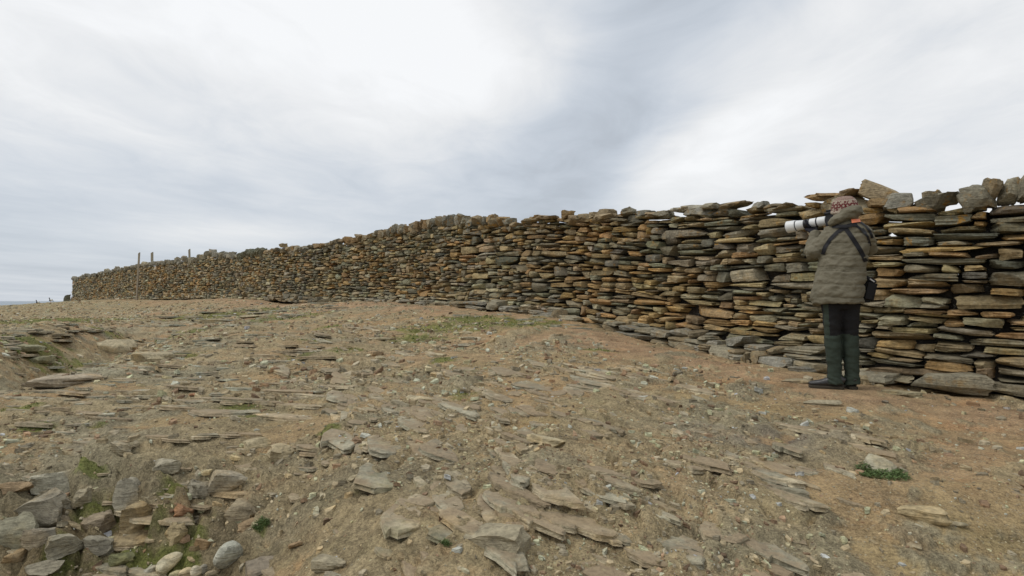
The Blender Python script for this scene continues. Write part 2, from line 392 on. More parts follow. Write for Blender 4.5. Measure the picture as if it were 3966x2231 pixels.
def ground(x, y, full=True):
    x = np.asarray(x, float); y = np.asarray(y, float)
    z = T0(x, y)
    wd = wall_side(x, y)
    near = sst(wd, 0.1, 1.4)
    z = z + (0.05 * fbm(x * 0.45 + 3, y * 0.45, 3) + 0.02 * fbm(x * 1.6, y * 1.6 + 7, 3)) * (0.25 + 0.75 * near)
    # gully on the left with a layered bank behind it
    ex, ey = G2[0] - G1[0], G2[1] - G1[1]; L = math.hypot(ex, ey)
    a = ((x - G1[0]) * ex + (y - G1[1]) * ey) / L; s = (-(x - G1[0]) * ey + (y - G1[1]) * ex) / L + 0.25 * fbm(x * 0.9, y * 0.9, 2)
    wgt = sst(a, -1.5, 0.3) * (1 - sst(a, L - 0.6, L + 0.8))
    z = z + wgt * (-0.34 * np.exp(-((s + 0.55) / 0.5) ** 2) + 0.16 * np.exp(-((s - 0.55) / 0.6) ** 2))
    sd_ = shore_d(x, y) + 1.5 * fbm(x * 0.12, y * 0.12, 3)
    r = np.sqrt(x * x + y * y)
    # bedrock: tilted, broken slabs of three sizes; beds dip to the right, and away from the viewer on the left
    lf = sst(-x / (np.abs(y) + 1.5), 0.05, 0.55)
    wx_ = x + 0.35 * fbm(x * 0.5 + 3, y * 0.5, 2) + 0.03 * fbm(x * 3, y * 3, 2); wy_ = y + 0.35 * fbm(x * 0.5 + 30, y * 0.5, 2) + 0.03 * fbm(x * 3 + 9, y * 3, 2)
    th = -0.42 - 0.75 * lf + 0.25 * fbm(x * 0.25 + 8, y * 0.25, 2)
    zr = z.copy(); e1 = None
    for sz, asp, tl, of, sd_k in ((0.75, 2.0, 0.07, 0.026, 1), (0.30, 2.3, 0.11, 0.016, 2), (0.11, 2.0, 0.16, 0.007, 3)):
        rot = -0.42 - 0.95 * (lf > 0.5) + 0.0
        for side, wt in ((0, 1 - sst(lf, 0.42, 0.58)), (1, sst(lf, 0.42, 0.58))):
            if not np.any(wt > 0): continue
            ro = (-0.40, -1.25)[side]
            hc, ed = slabs(wx_, wy_, sz, asp, ro, tl, of, sd_k)
            zr = zr + wt * hc * sst(ed, 0.0, 0.30)
            if sd_k == 1: zr = zr - wt * 0.018 * sst(ed, 0.10, 0.0)
            if sd_k == 2: zr = zr - wt * 0.010 * sst(ed, 0.14, 0.0)
            if sd_k == 3: zr = zr - wt * 0.006 * sst(ed, 0.15, 0.0)
    bed = -0.17 * np.where(x > -1.5, x, -1.5 + (x + 1.5) * 0.35) - 0.085 * y + 0.25 * fbm(x * 0.35 + 40, y * 0.35, 2)
    F = z - bed + 0.6 * (zr - z) + 0.012 * fbm(x * 2.2, y * 2.2, 2, 0.5) + 0.07 * fbm(x * 0.9, y * 0.9 + 20, 3)
    q2 = 0.55 * Q(F, 0.075, 0.72) + 0.45 * Q(F, 0.030, 0.62) - F
    zr = zr + q2 * 0.85 * sst(fbm(x * 0.9 + 4, y * 0.9, 3), -0.35, 0.15)
    zr = zr - 0.01 + 0.004 * fbm(x * 9, y * 9, 3, 0.6)
    # the eroded bank in the lower left is a jumble of blocks
    bw = np.exp(-(((x + 2.35) / 1.15) ** 2 + ((y - 3.75) / 0.55) ** 2))
    hb, eb = slabs(wx_, wy_, 0.24, 1.15, 0.5, 0.5, 0.055, 5); hb2, eb2 = slabs(wx_, wy_, 0.10, 1.2, 1.1, 0.5, 0.02, 6)
    zr = zr + bw * (hb * sst(eb, 0, 0.35) + hb2 * sst(eb2, 0, 0.35) - 0.05 * sst(eb, 0.22, 0.0) - 0.015 * sst(eb2, 0.2, 0.0) + 0.035)
    # how much loose soil lies over the rock
    soil = 0.028 + 0.055 * fbm(x * 0.5 + 11, y * 0.5 + 5, 3) + 0.012 * fbm(x * 3, y * 3, 3)
    soil = soil + 0.03 * np.exp(-((wd - 0.95) / 0.75) ** 2)
    soil = soil - 0.05 * bw - 0.035 * sst(r, 6.0, 2.5) - 0.02 * lf * sst(r, 12, 5)
    soil = soil - 0.02 + 0.035 * fbm(x * 1.3 + 60, y * 1.3, 3)
    zs = z - 0.02 + soil + 0.014 * fbm(x * 4, y * 4 + 3, 3) + 0.006 * fbm(x * 11, y * 11, 3, 0.7) + 0.005 * np.abs(fbm(x * 23, y * 23, 2))
    k = 0.012; d_ = zr - zs
    mask = sst(d_, -0.012, 0.012)
    h = np.clip(0.5 + 0.5 * d_ / k, 0, 1); zz = zs * (1 - h) + zr * h + k * h * (1 - h)
    zz = np.where(wd < 0.35, zz - 0.02, zz)
    fw_ = np.exp(-(((x - FEET[0]) / 0.45) ** 2 + ((y - FEET[1]) / 0.35) ** 2)); zz = zz * (1 - fw_) + FEET[2] * fw_
    drop = sst(sd_, -0.6, 7.0); zz = zz * (1 - drop) - 12.0 * drop
    return zz, mask, z, wd, F
def gz(x, y): return float(ground(np.array([x]), np.array([y]))[0][0])
_ds = np.concatenate([np.geomspace(1.3, 60, 700)])
def gpt(px, py):
    """where the sight line through px,py meets the ground"""
    p = pix(px, py, 1.0); X = p[0] * _ds; Y = _ds; Z = p[2] * _ds
    g = ground(X, Y)[0]; i = int(np.argmax(Z < g)); 
    return np.array([X[i], Y[i], g[i]])

ang = np.concatenate([np.linspace(-180, -60, 30, endpoint=False), np.linspace(-60, -40, 60, endpoint=False), np.linspace(-40, 40, 860, endpoint=False),
                      np.linspace(40, 60, 60, endpoint=False), np.linspace(60, 180, 30, endpoint=False)]) * math.pi / 180
rad = np.concatenate([np.linspace(0.25, 1.5, 10, endpoint=False), np.geomspace(1.5, 60, 600), np.geomspace(63, 6000, 26)])
AA, RR = np.meshgrid(ang, rad, indexing='ij')
GX = (RR * np.sin(AA)).ravel(); GY = (RR * np.cos(AA)).ravel()
GZ, GM, GB, GW, GF = ground(GX, GY)
na, nr = len(ang), len(rad)
V = np.column_stack([GX, GY, GZ]); V = np.vstack([V, [0, 0, -1.5]])
ii, jj = np.meshgrid(np.arange(na), np.arange(nr - 1), indexing='ij')
i2 = (ii + 1) % na
Fq = np.column_stack([(ii * nr + jj).ravel(), (ii * nr + jj + 1).ravel(), (i2 * nr + jj + 1).ravel(), (i2 * nr + jj).ravel()])[:, ::-1]
Ft = np.column_stack([np.arange(na) * nr, ((np.arange(na) + 1) % na) * nr, np.full(na, na * nr)])[:, ::-1]
# soil / rock / moss colours of the ground itself
def lerp(a, c, t): return a + (c - a) * t[:, None]
def gauss_px(px, py, rx, ry=None):
    c = gpt(px, py); ry = ry or rx
    return np.exp(-(((GX - c[0]) / rx) ** 2 + ((GY - c[1]) / ry) ** 2))
n_a = fbm(GX * 0.6, GY * 0.6, 4); n_b = fbm(GX * 2.2 + 9, GY * 2.2, 4); n_c = fbm(GX * 0.28 + 50, GY * 0.28, 3)
soil = lerp(np.tile([0.31, 0.228, 0.134], (len(GX), 1)), np.array([0.285, 0.222, 0.128]), sst(n_a, -0.3, 0.3))
red = np.exp(-((GW - 1.0) / 0.7) ** 2) * 0.8 + 0.9 * gauss_px(150, 318, 7, 6) + 0.25 * sst(n_c, 0.1, 0.35)
red = red + 0.6 * gauss_px(575, 440, 0.25, 0.5) + 0.6 * gauss_px(900, 455, 0.9, 0.6) + 0.5 * gauss_px(440, 350, 2.5, 1.5)
red = np.clip(red + 0.5 * n_b, 0, 1)
soil = lerp(soil, np.array([0.315, 0.218, 0.142]), red)
rock = lerp(np.tile([0.345, 0.285, 0.185], (len(GX), 1)), np.array([0.29, 0.262, 0.19]), sst(fbm(GX * 0.9 + 70, GY * 0.9, 4), -0.1, 0.3))
pale = np.clip(0.9 * gauss_px(125, 350, 0.9, 0.8) + gauss_px(60, 385, 0.9, 0.8) + 0.8 * gauss_px(420, 405, .4, .4) + 0.8 * gauss_px(770, 440, 0.7, 0.5) + 0.6 * gauss_px(240, 320, 2.0, 1.5), 0, 1)
rock = lerp(rock, np.array([0.33, 0.32, 0.25]), pale * sst(n_b, -0.4, 0.2))
purple = gauss_px(770, 440, 0.45, 0.35) * sst(n_b, -0.3, 0.3)
rock = lerp(rock, np.array([0.20, 0.175, 0.155]), purple)
gc = lerp(soil, rock, np.clip(GM * 0.75, 0, 1)) if False else soil * (1 - 0.8 * GM[:, None]) + rock * 0.8 * GM[:, None]
moss = np.zeros(len(GX))
for px, py, r_ in [(225,315,1.3),(200,330,0.6),(180,333,0.5),(110,332,0.45),(160,340,0.4),(330,327,0.3),(310,340,0.35),(350,350,0.3),(420,340,0.6),(430,330,0.6),
                   (445,360,0.25),(500,322,1.0),(470,318,0.8),(540,325,0.6),(240,408,0.3),(250,415,0.25),(100,425,0.12),(110,500,0.22),(170,490,0.15),(240,412,.2),
                   (150,545,0.22),(120,560,0.2),(460,395,0.2),(330,430,0.15),(40,430,0.2),(15,410,0.2),(260,528,0.05),(175,358,.35),(90,470,.12),(600,350,.3),(50,320,2.5),(30,345,1.0),(200,318,1.4),(255,313,1.8),(290,318,1.2),(170,545,0.25),(135,550,0.25),(60,560,.15),(185,545,.2),(110,525,.12),(300,355,.3)]:
    moss = np.maximum(moss, gauss_px(px, py, r_, r_))
mossn = sst(moss * np.where(GY > 8, 0.86, 0.80) + 0.85 * fbm(GX * 3.1 + 5, GY * 4.5, 5, 0.6) + 0.15 * fbm(GX * 0.4, GY * 0.4 + 33, 2), 0.40, 0.76)
far = sst(np.sqrt(GX ** 2 + GY ** 2), 15, 45)
beyond = sst(T0(GX, GY) * 0 + GW, 1.0, 2.0) * (np.interp(np.arctan2(GX, GY), [-3.2, 3.2], [0, 0]))
# land on the far side of the wall is pasture
wx = np.interp(np.arctan2(GX, GY), np.arctan2(WP[:, 0], WP[:, 1])[::-1], np.hypot(WP[:, 0], WP[:, 1])[::-1])
past = sst(np.sqrt(GX ** 2 + GY ** 2) - wx, 0.7, 1.4) * (np.arctan2(GX, GY) > math.atan2(-33, 51.0)) * (GY > 0)
bnk = np.exp(-(((GX + 2.2) / 1.3) ** 2 + ((GY - 3.5) / 0.5) ** 2))
gc = lerp(gc, np.array([0.17, 0.13, 0.075]), 0.75 * bnk * sst(n_b, -0.5, 0.1))
gc = lerp(gc, np.array([0.125, 0.145, 0.035]), mossn * 0.8)
gc = lerp(gc, np.array([0.13, 0.14, 0.07]), 0.25 * far * sst(n_b, -0.4, 0.3))
gc = lerp(gc, np.array([0.115, 0.165, 0.05]), past)
gc = np.where(past[:, None] > 0.5, gc, gc * lerp(np.tile([1.14, 1.11, 1.0], (len(GX), 1)), np.array([1.06, 1.05, 0.97]), sst(-GX / (np.abs(GY) + 1), 0.0, 0.5) * (1 - 0.6 * red)))
gme = mesh_np('ground', V, [Fq, Ft], smooth=True, col=np.vstack([gc, gc[:1]]), extra={'rock': np.append(GM, 0), 'moss': np.append(mossn, 0)})

m, nb, bs = new_mat('ground_soil_and_rock')
pos = N(nb.t, 'ShaderNodeNewGeometry').outputs['Position']
bc = nb.attr('tint', 0); rk = nb.attr('rock', 2)
n1 = nb.noise(pos, 5, 6, 0.65); n2 = nb.noise(pos, 45, 5, 0.7); n3 = nb.noise(pos, 150, 3, 0.7)
v1 = nb.voro(pos, 60, 'Distance'); vc = nb.voro(pos, 60, 'Color')
k_ = nb.m('ADD', nb.m('MULTIPLY', n1, 0.8), nb.m('ADD', nb.m('MULTIPLY', n2, 0.8), nb.m('MULTIPLY', n3, 0.4)))
k_ = nb.m('ADD', k_, nb.m('MULTIPLY', nb.m('SUBTRACT', nb.noise(pos, 85, 6, 0.8), 0.5), 1.1))
f = nb.ss(k_, 0.62, 1.38, 0.45, 1.75)
c = nb.vm('SCALE', bc); nb.put(c.node.inputs['Scale'], f)
vr = nb.sep(vc)[0]
grit = nb.m('MULTIPLY', nb.ss(vr, 0.72, 0.78), nb.m('MULTIPLY', nb.ss(v1, 0.45, 0.3), nb.m('SUBTRACT', 1.0, nb.m('MULTIPLY', rk, 0.7))))
c = nb.mix(nb.m('MULTIPLY', grit, 0.6), c, (0.46, 0.38, 0.26))
d2 = nb.ss(nb.noise(nb.vm('ADD', pos, (3, 3, 3)), 2.0, 5, 0.65), 0.52, 0.68)
c = nb.mix(nb.m('MULTIPLY', d2, 0.4), c, nb.mix(1.0, c, (1.2, 0.92, 0.75), 'MULTIPLY'))
d3 = nb.ss(nb.noise(nb.vm('ADD', pos, (13, 3, 3)), 3.1, 5, 0.65), 0.52, 0.68)
c = nb.mix(nb.m('MULTIPLY', d3, 0.5), c, nb.mix(1.0, c, (0.86, 0.89, 0.84), 'MULTIPLY'))
nb.lk(c, bs.inputs['Base Color']); bs.inputs['Roughness'].default_value = 0.93; bs.inputs['Specular IOR Level'].default_value = 0.12
h = nb.m('ADD', nb.m('MULTIPLY', n2, 0.8), nb.m('ADD', nb.m('MULTIPLY', n3, 0.3), nb.m('MULTIPLY', grit, 0.3)))
gx_, gy_, gz_ = nb.sep(pos)
al = nb.m('ADD', nb.m('MULTIPLY', gx_, -0.39), nb.m('MULTIPLY', gy_, 0.92)); ac = nb.m('ADD', nb.m('MULTIPLY', gx_, 0.92), nb.m('MULTIPLY', gy_, 0.39))
fl = nb.noise(nb.comb(nb.m('MULTIPLY', ac, 16), nb.m('MULTIPLY', al, 13), 0.0), 1.0, 6, 0.66, dist=0.5)
fl2 = nb.m('PINGPONG', nb.m('MULTIPLY', fl, 3.0), 0.5)
h = nb.m('ADD', h, nb.m('MULTIPLY', nb.m('ADD', fl2, fl), nb.m('MULTIPLY_ADD', rk, 0.9, 0.4)))
bump(nb, bs, h, 0.9, 0.028)
gme.materials.append(m)
GROUND = link('ground', gme, kind='structure')

# ------------------------------------------------------------------ sea
bm = bmesh.new(); bmesh.ops.create_circle(bm, cap_ends=True, segments=96, radius=30000)
sme = bpy.data.meshes.new('sea'); bm.to_mesh(sme); bm.free()
m, nb, bs = new_mat('sea_water')
pos = N(nb.t, 'ShaderNodeNewGeometry').outputs['Position']
bs.inputs['Base Color'].default_value = (0.20, 0.25, 0.29, 1); bs.inputs['Roughness'].default_value = 0.35
bs.inputs['IOR'].default_value = 1.33
wv = nb.noise(pos, 0.12, 8, 0.7); bump(nb, bs, wv, 0.5, 1.0)
sme.materials.append(m)
link('sea', sme, kind='structure').location = (0, 0, -9.0)

# ------------------------------------------------------------------ stones
def cube_template(n):
    idx = {}; V = []; F = []
    def vid(p):
        k = tuple(np.round(p, 5))
        if k not in idx: idx[k] = len(V); V.append(k)
        return idx[k]
    for ax in range(3):
        for sgn in (-1, 1):
            u_, v_ = [(1, 2), (2, 0), (0, 1)][ax]
            for i in range(n):
                for j in range(n):
                    q = []
                    for (a, c) in ((i, j), (i + 1, j), (i + 1, j + 1), (i, j + 1)):
                        p = np.zeros(3); p[ax] = sgn; p[u_] = -1 + 2 * a / n; p[v_] = -1 + 2 * c / n; q.append(vid(p))
                    F.append(q if sgn > 0 else q[::-1])
    return np.array(V, float), np.array(F)
TPL = {n: cube_template(n) for n in (2, 3, 4, 5, 6)}
def stones(n, dims, seed, rough=0.16, rnd=(0.35, 0.7), cuts=2, cut_lo=0.62, lay=0.0):
    """N stone shapes as an array (N,V,3); dims (N,3) full sizes"""
    r = np.random.RandomState(seed); C, F = TPL[n]; Nn = len(dims)
    Sp = C / np.linalg.norm(C, axis=1)[:, None]
    k = r.uniform(rnd[0], rnd[1], (Nn, 1, 1))
    P = C[None] * (1 - k) + Sp[None] * 1.15 * k
    # the plan is never square: taper both ways
    t1, t2, t3 = (r.uniform(-0.28, 0.28, (Nn, 1)) for _ in range(3))
    P[:, :, 0] *= 1 + t1 * P[:, :, 1]; P[:, :, 2] *= 1 + t2 * P[:, :, 0]; P[:, :, 1] *= 1 + t3 * P[:, :, 0] * 0.6
    P[:, :, 2] += r.uniform(-0.25, 0.25, (Nn, 1)) * P[:, :, 0] * 0.5
    o = r.uniform(0, 200, (Nn, 1, 3))
    for sc, am in ((1.1, rough * 1.2), (2.6, rough * 0.6)):
        q = P * sc + o
        P = P + np.stack([pn3(q[..., 0], q[..., 1], q[..., 2]), pn3(q[..., 0] + 31, q[..., 1], q[..., 2]), pn3(q[..., 0], q[..., 1] + 57, q[..., 2])], -1) * am * np.array([1.0, 1.0, 1.1])
    for c_ in range(cuts):
        nn = r.normal(size=(Nn, 1, 3)) * np.array([1, 1, 0.7]); nn /= np.linalg.norm(nn, axis=2, keepdims=True)
        d = (P * nn).sum(2, keepdims=True); lim = r.uniform(cut_lo, 1.0, (Nn, 1, 1))
        P = P - np.maximum(d - lim, 0) * nn
    if lay > 0:      # layered edges: ring offsets by height
        zz = P[:, :, 2:3] * 3 + o[:, :, :1]
        P[:, :, :2] *= 1 + lay * np.sin(zz * 2.2)
    mx = np.abs(P).max(1, keepdims=True); P = P / mx
    return P * (np.asarray(dims)[:, None, :] * 0.5), F
def orient(P, X, Y, Z, pos):
    return P[:, :, 0:1] * X[:, None] + P[:, :, 1:2] * Y[:, None] + P[:, :, 2:3] * Z[:, None] + pos[:, None]
def join_stones(Vs, F, cols, lich):
    n, v, _ = Vs.shape
    FF = (F[None] + (np.arange(n) * v)[:, None, None]).reshape(-1, 4)
    return Vs.reshape(-1, 3), FF, np.repeat(cols, v, 0), np.repeat(lich, v, 0)

def pack(u0, u1, H, r, wm, hm, du=0.02, chunk=0.07, maxn=9000):
    """lay stones from the lowest gap upward (u, v, w, h)"""
    n = int((u1 - u0) / du); sky_ = np.zeros(n) - r.uniform(0, 0.03, n) * 0; us = u0 + (np.arange(n) + 0.5) * du
    Hs = H(us); out = []
    for _ in range(maxn):
        q = np.where(sky_ < Hs - 0.02, sky_, 1e9); i = int(np.argmin(q))
        if q[i] > 1e8: break
        tol = 0.022
        a = i
        while a > 0 and sky_[a - 1] <= sky_[i] + tol: a -= 1
        c = i
        while c < n - 1 and sky_[c + 1] <= sky_[i] + tol: c += 1
        L = (c - a + 1) * du
        um = us[i]; w = wm(um) * r.lognormal(-0.04, 0.38)
        h = hm(um) * r.lognormal(0, 0.30) * (0.8 + 0.2 * w / wm(um))
        if r.rand() < chunk: w *= 0.8; h = min(h * 1.75, w * 0.75)
        if L < wm(um) * 0.34:
            w = L; h = min(h, max(0.028, w * 0.6)); s0 = a
        elif L < w * 1.45: w = L; s0 = a
        else: s0 = a if r.rand() < 0.5 else c - int(round(w / du)) + 1
        k = max(1, int(round(w / du))); s0 = max(0, min(n - k, s0)); sl = slice(s0, s0 + k)
        bot = sky_[sl].max()
        nb_ = [sky_[j] for j in (s0 - 1, s0 + k) if 0 <= j < n]
        for t in nb_:
            if 0 < t - bot and abs(t - (bot + h)) < 0.02: h = t - bot
        low_ = sky_[sl].min()
        out.append((us[s0] - du / 2, bot - 0.3 * (bot - low_), k * du, h + 0.3 * (bot - low_), (sky_[s0 + k - 1] - sky_[s0]) / (k * du)))
        sky_[sl] = bot + h
    return np.array(out), us, sky_

U_END = ULEN - 0.1
COPE = 0.19
def Hin(u):
    zb, zt = np.interp(u, WU, ZB), np.interp(u, WU, ZT)
    pxs = np.interp(u, WU, _px)
    cope = np.interp(pxs, [70, 370, 500, 560, 700, 800, 850, 1024], [0.22, 0.2, 0.2, 0.1, 0.07, 0.08, 0.17, 0.24])
    return zt - zb - cope
near_w = lambda u: float(np.interp(u, [0, 7, 9, 14, 22, 40, 75], [0.40, 0.40, 0.37, 0.32, 0.27, 0.27, 0.29]))
near_h = lambda u: float(np.interp(u, [0, 7, 9, 14, 22, 40, 75], [0.066, 0.066, 0.066, 0.068, 0.070, 0.082, 0.10]))
def face_off(u, v):
    """the face bulges and sags; positive is out towards the viewer"""
    o = 0.07 * fbm(u * 0.35 + 2, v * 0.6, 3) + 0.03 * fbm(u * 1.3, v * 1.5 + 9, 2)
    pxs = np.interp(u, WU, _px)
    o = o - 0.16 * np.exp(-((pxs - 772) / 34) ** 2 - ((v - 0.62) / 0.38) ** 2) - 0.06 * np.exp(-((pxs - 700) / 60) ** 2 - ((v - 0.6) / 0.3) ** 2)
    o = o + 0.13 * np.exp(-(v / 0.22) ** 2) - 0.05 * v
    return o
# palette (albedo)
PAL = {'rust': [(0.26, 0.180, 0.090), (0.28, 0.188, 0.092), (0.25, 0.180, 0.100)],
       'tan': [(0.27, 0.215, 0.130), (0.25, 0.205, 0.13), (0.28, 0.22, 0.135)],
       'grey': [(0.215, 0.195, 0.14), (0.19, 0.18, 0.14), (0.225, 0.205, 0.15)],
       'dark': [(0.145, 0.138, 0.105), (0.125, 0.122, 0.098), (0.155, 0.142, 0.105)],
       'pale': [(0.30, 0.275, 0.21), (0.27, 0.255, 0.205), (0.32, 0.285, 0.20)]}
def tint(u, v, r):
    n = len(u); pxs = np.interp(u, WU, _px)
    a = fbm(u * 0.33 + 4, v * 0.8, 3); c = fbm(u * 0.6 + 40, v * 1.1 + 9, 3)
    rust = np.clip(0.20 + 1.0 * a + 0.16 * np.exp(-((pxs - 960) / 90) ** 2) + 0.22 * np.exp(-((pxs - 150) / 60) ** 2) + 0.12 * np.exp(-((pxs - 480) / 50) ** 2), 0.03, 0.7)
    rust = rust * (1 - 0.5 * np.exp(-((pxs - 225) / 28) ** 2)) * (1 - 0.45 * np.exp(-((pxs - 770) / 45) ** 2))
    dark = np.clip(0.20 + 0.9 * c + 0.22 * np.exp(-((pxs - 770) / 55) ** 2 - ((v - 0.6) / 0.5) ** 2), 0.05, 0.6)  # extra dark stones at the recess: its deep shade put into stone colour
    pale = np.clip(0.03 + 0.6 * (v < 0.14) + 0.12 * (pxs < 270), 0, 0.9)
    out = np.zeros((n, 3))
    for i in range(n):
        t = r.rand()
        if r.rand() < pale[i]: k = 'pale'
        elif t < rust[i]: k = 'rust'
        elif t < rust[i] + dark[i] * (1 - rust[i]): k = 'dark'
        else: k = 'tan' if r.rand() < 0.5 else 'grey'
        c0 = np.array(PAL[k][r.randint(3)]); out[i] = c0 * r.uniform(0.8, 1.62) * (1 + r.uniform(-0.05, 0.05, 3)) * np.array([1.03, 1.0, 0.9])
    return out
def build_layer(pk, r, off_c, depth, extra_off=None, tpl=3, lift=0.0, shr=1.0, rough=0.13):
    u = pk[:, 0] + pk[:, 2] / 2; v = pk[:, 1] + pk[:, 3] / 2; w = pk[:, 2]; h = pk[:, 3]
    x, y, tx, ty, zb, zt = wpath(u)
    n = len(u)
    nx, ny = -ty, tx          # towards the viewer
    off = face_off(u, v) if extra_off is None else extra_off(u, v)
    off = off + r.normal(0, 0.016, n)
    dep = depth * r.uniform(0.8, 1.2, n)
    c_off = off_c + off - dep / 2
    pos = np.column_stack([x + nx * c_off, y + ny * c_off, zb + v + lift])
    slope = (np.interp(u + 0.3, WU, ZB) - np.interp(u - 0.3, WU, ZB)) / 0.6 * 0.6
    roll = slope + np.clip(pk[:, 4], -0.12, 0.12) * 0.7 + r.normal(0, 0.030, n)
    yaw = r.normal(0, 0.07, n); pit = r.normal(0.03, 0.07, n)
    cx_, sx_ = np.cos(yaw), np.sin(yaw)
    X = np.column_stack([tx * cx_ + nx * sx_, ty * cx_ + ny * sx_, roll]); X /= np.linalg.norm(X, axis=1)[:, None]
    Yv = np.column_stack([nx * cx_ - tx * sx_, ny * cx_ - ty * sx_, -pit]); Yv -= (Yv * X).sum(1)[:, None] * X; Yv /= np.linalg.norm(Yv, axis=1)[:, None]
    Z = np.cross(X, Yv)
    flip = np.sign(Z[:, 2])[:, None]; Z = Z * flip
    dims = np.column_stack([w * shr, dep, h * 1.0 - 0.002])
    P, F = stones(tpl, dims, r.randint(1 << 30), rough=rough, rnd=(0.10, 0.46), cuts=3, cut_lo=0.66, lay=0.03)
    if np.linalg.det(np.stack([X[0], Yv[0], Z[0]])) < 0: F = F[:, ::-1]
    return orient(P, X, Yv, Z, pos), F, u, v, w * h / (np.hypot(pos[:, 0], pos[:, 1]) ** 2), pos
WALL = empty('dry_stone_wall', (float(WP[180, 0]), float(WP[180, 1]), float(ZB[180])),
             label='long dry stone wall of flat rusty and grey stones curving away up the slope', cat='wall')
def wall_child(name, V, F, col, lich, mat, kind=None, sharp=R(38)):
    c0 = V.mean(0)
    me = mesh_np(name, V - c0, F, mat, True, col, {'lichen': lich}, sharp)
    o = link(name, me, WALL, kind=kind); o.location = c0 - np.array(WALL.location); return o
r1 = np.random.RandomState(21)
pk, _us, _sk = pack(0.8, U_END, Hin, r1, near_w, near_h)
us_top, sk_top = _us, _sk
Vs, F3, uu, vv, area, cpos = build_layer(pk, r1, 0.0, 0.30, tpl=5)
# holes that let the sky through near the walker
def hole(px, py):
    u = u_at_px(px); x, y, *_ = wpath(u); z = zpix(px, py, y); return u, float(z - np.interp(u, WU, ZB))
HOLES = [hole(873, 238), hole(944, 208), hole(1004, 207), hole(950, 277)]
cols = tint(uu, vv, r1)
lich = np.clip(r1.uniform(-0.3, 0.6, len(uu)) * np.where(uu > 20, 0.4, 1) + 0.5 * (vv > 1.3), 0, 1)
pxs_ = np.interp(uu, WU, _px)
order = np.argsort(-area * ((pxs_ < 1040) & (pxs_ > 0)))
big = order[:300]; rest = order[300:]
for k in big:
    wall_child('stone', Vs[k], F3, np.tile(cols[k], (Vs.shape[1], 1)), np.full(Vs.shape[1], lich[k]), M_STONE)
# the rest: same stones, fewer faces when far
mid = rest[uu[rest] < 26]; farr = rest[uu[rest] >= 26]
A1 = join_stones(Vs[mid], F3, cols[mid], lich[mid])
Vf, Ff, uf, vf, _, _ = build_layer(pk[farr], r1, 0.0, 0.30, tpl=3)
A2_ = join_stones(Vf, Ff, cols[farr], lich[farr])
# inner skin of the wall, seen through the gaps
r2 = np.random.RandomState(5)
pk2, _, _ = pack(0.8, U_END, lambda u: Hin(u) - 0.05, r2, lambda u: 0.42, lambda u: 0.11)
for hu, hv in HOLES:
    pass
if len(pk2):
    cu = pk2[:, 0] + pk2[:, 2] / 2; cv = pk2[:, 1] + pk2[:, 3] / 2
    keep = np.ones(len(pk2), bool)
    for hu, hv in HOLES:
        keep &= ~((np.abs(cu - hu) < pk2[:, 2] / 2 + 0.03) & (np.abs(cv - hv) < pk2[:, 3] / 2 + 0.01))
    pk2 = pk2[keep]
Vb, Fb, ub, vb, _, _ = build_layer(pk2, r2, -0.30, 0.26, extra_off=lambda u, v: face_off(u, v) * 0.3 - 0.06 * v, tpl=2, shr=1.15)
A3 = join_stones(Vb, Fb, tint(ub, vb, r2) * 0.9, np.zeros(len(ub)))
VV, FF, CC, LL = [], [], [], []; o_ = 0
for a in (A1, A2_, A3):
    VV.append(a[0]); FF.append(a[1] + o_); CC.append(a[2]); LL.append(a[3]); o_ += len(a[0])
wall_child('small_stones', np.vstack(VV), np.vstack(FF), np.vstack(CC), np.concatenate(LL), M_STONE, kind='stuff')
# dark core added inside the wall: blocks light and blackens the gaps by colour
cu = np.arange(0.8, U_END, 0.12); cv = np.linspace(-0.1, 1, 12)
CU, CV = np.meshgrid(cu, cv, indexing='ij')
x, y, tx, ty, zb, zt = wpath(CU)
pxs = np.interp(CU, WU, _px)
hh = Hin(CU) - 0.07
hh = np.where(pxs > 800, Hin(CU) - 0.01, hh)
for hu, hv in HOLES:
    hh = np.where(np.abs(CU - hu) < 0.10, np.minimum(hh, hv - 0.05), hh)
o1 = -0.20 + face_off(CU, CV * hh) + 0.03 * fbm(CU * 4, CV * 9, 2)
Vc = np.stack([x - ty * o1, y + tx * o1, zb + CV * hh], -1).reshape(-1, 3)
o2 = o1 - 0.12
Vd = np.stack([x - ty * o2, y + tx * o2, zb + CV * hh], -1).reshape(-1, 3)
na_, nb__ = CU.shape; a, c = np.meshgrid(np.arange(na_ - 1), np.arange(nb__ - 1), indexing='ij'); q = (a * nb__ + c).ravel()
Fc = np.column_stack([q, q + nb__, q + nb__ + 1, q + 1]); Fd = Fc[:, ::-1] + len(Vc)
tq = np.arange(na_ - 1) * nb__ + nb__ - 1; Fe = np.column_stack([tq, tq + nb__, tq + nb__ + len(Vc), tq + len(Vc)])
wall_child('shade_core', np.vstack([Vc, Vd]), np.vstack([Fc, Fd, Fe]), np.tile([0.035, 0.03, 0.024], (2 * len(Vc), 1)), np.zeros(2 * len(Vc)), M_STONE, kind='stuff', sharp=None)

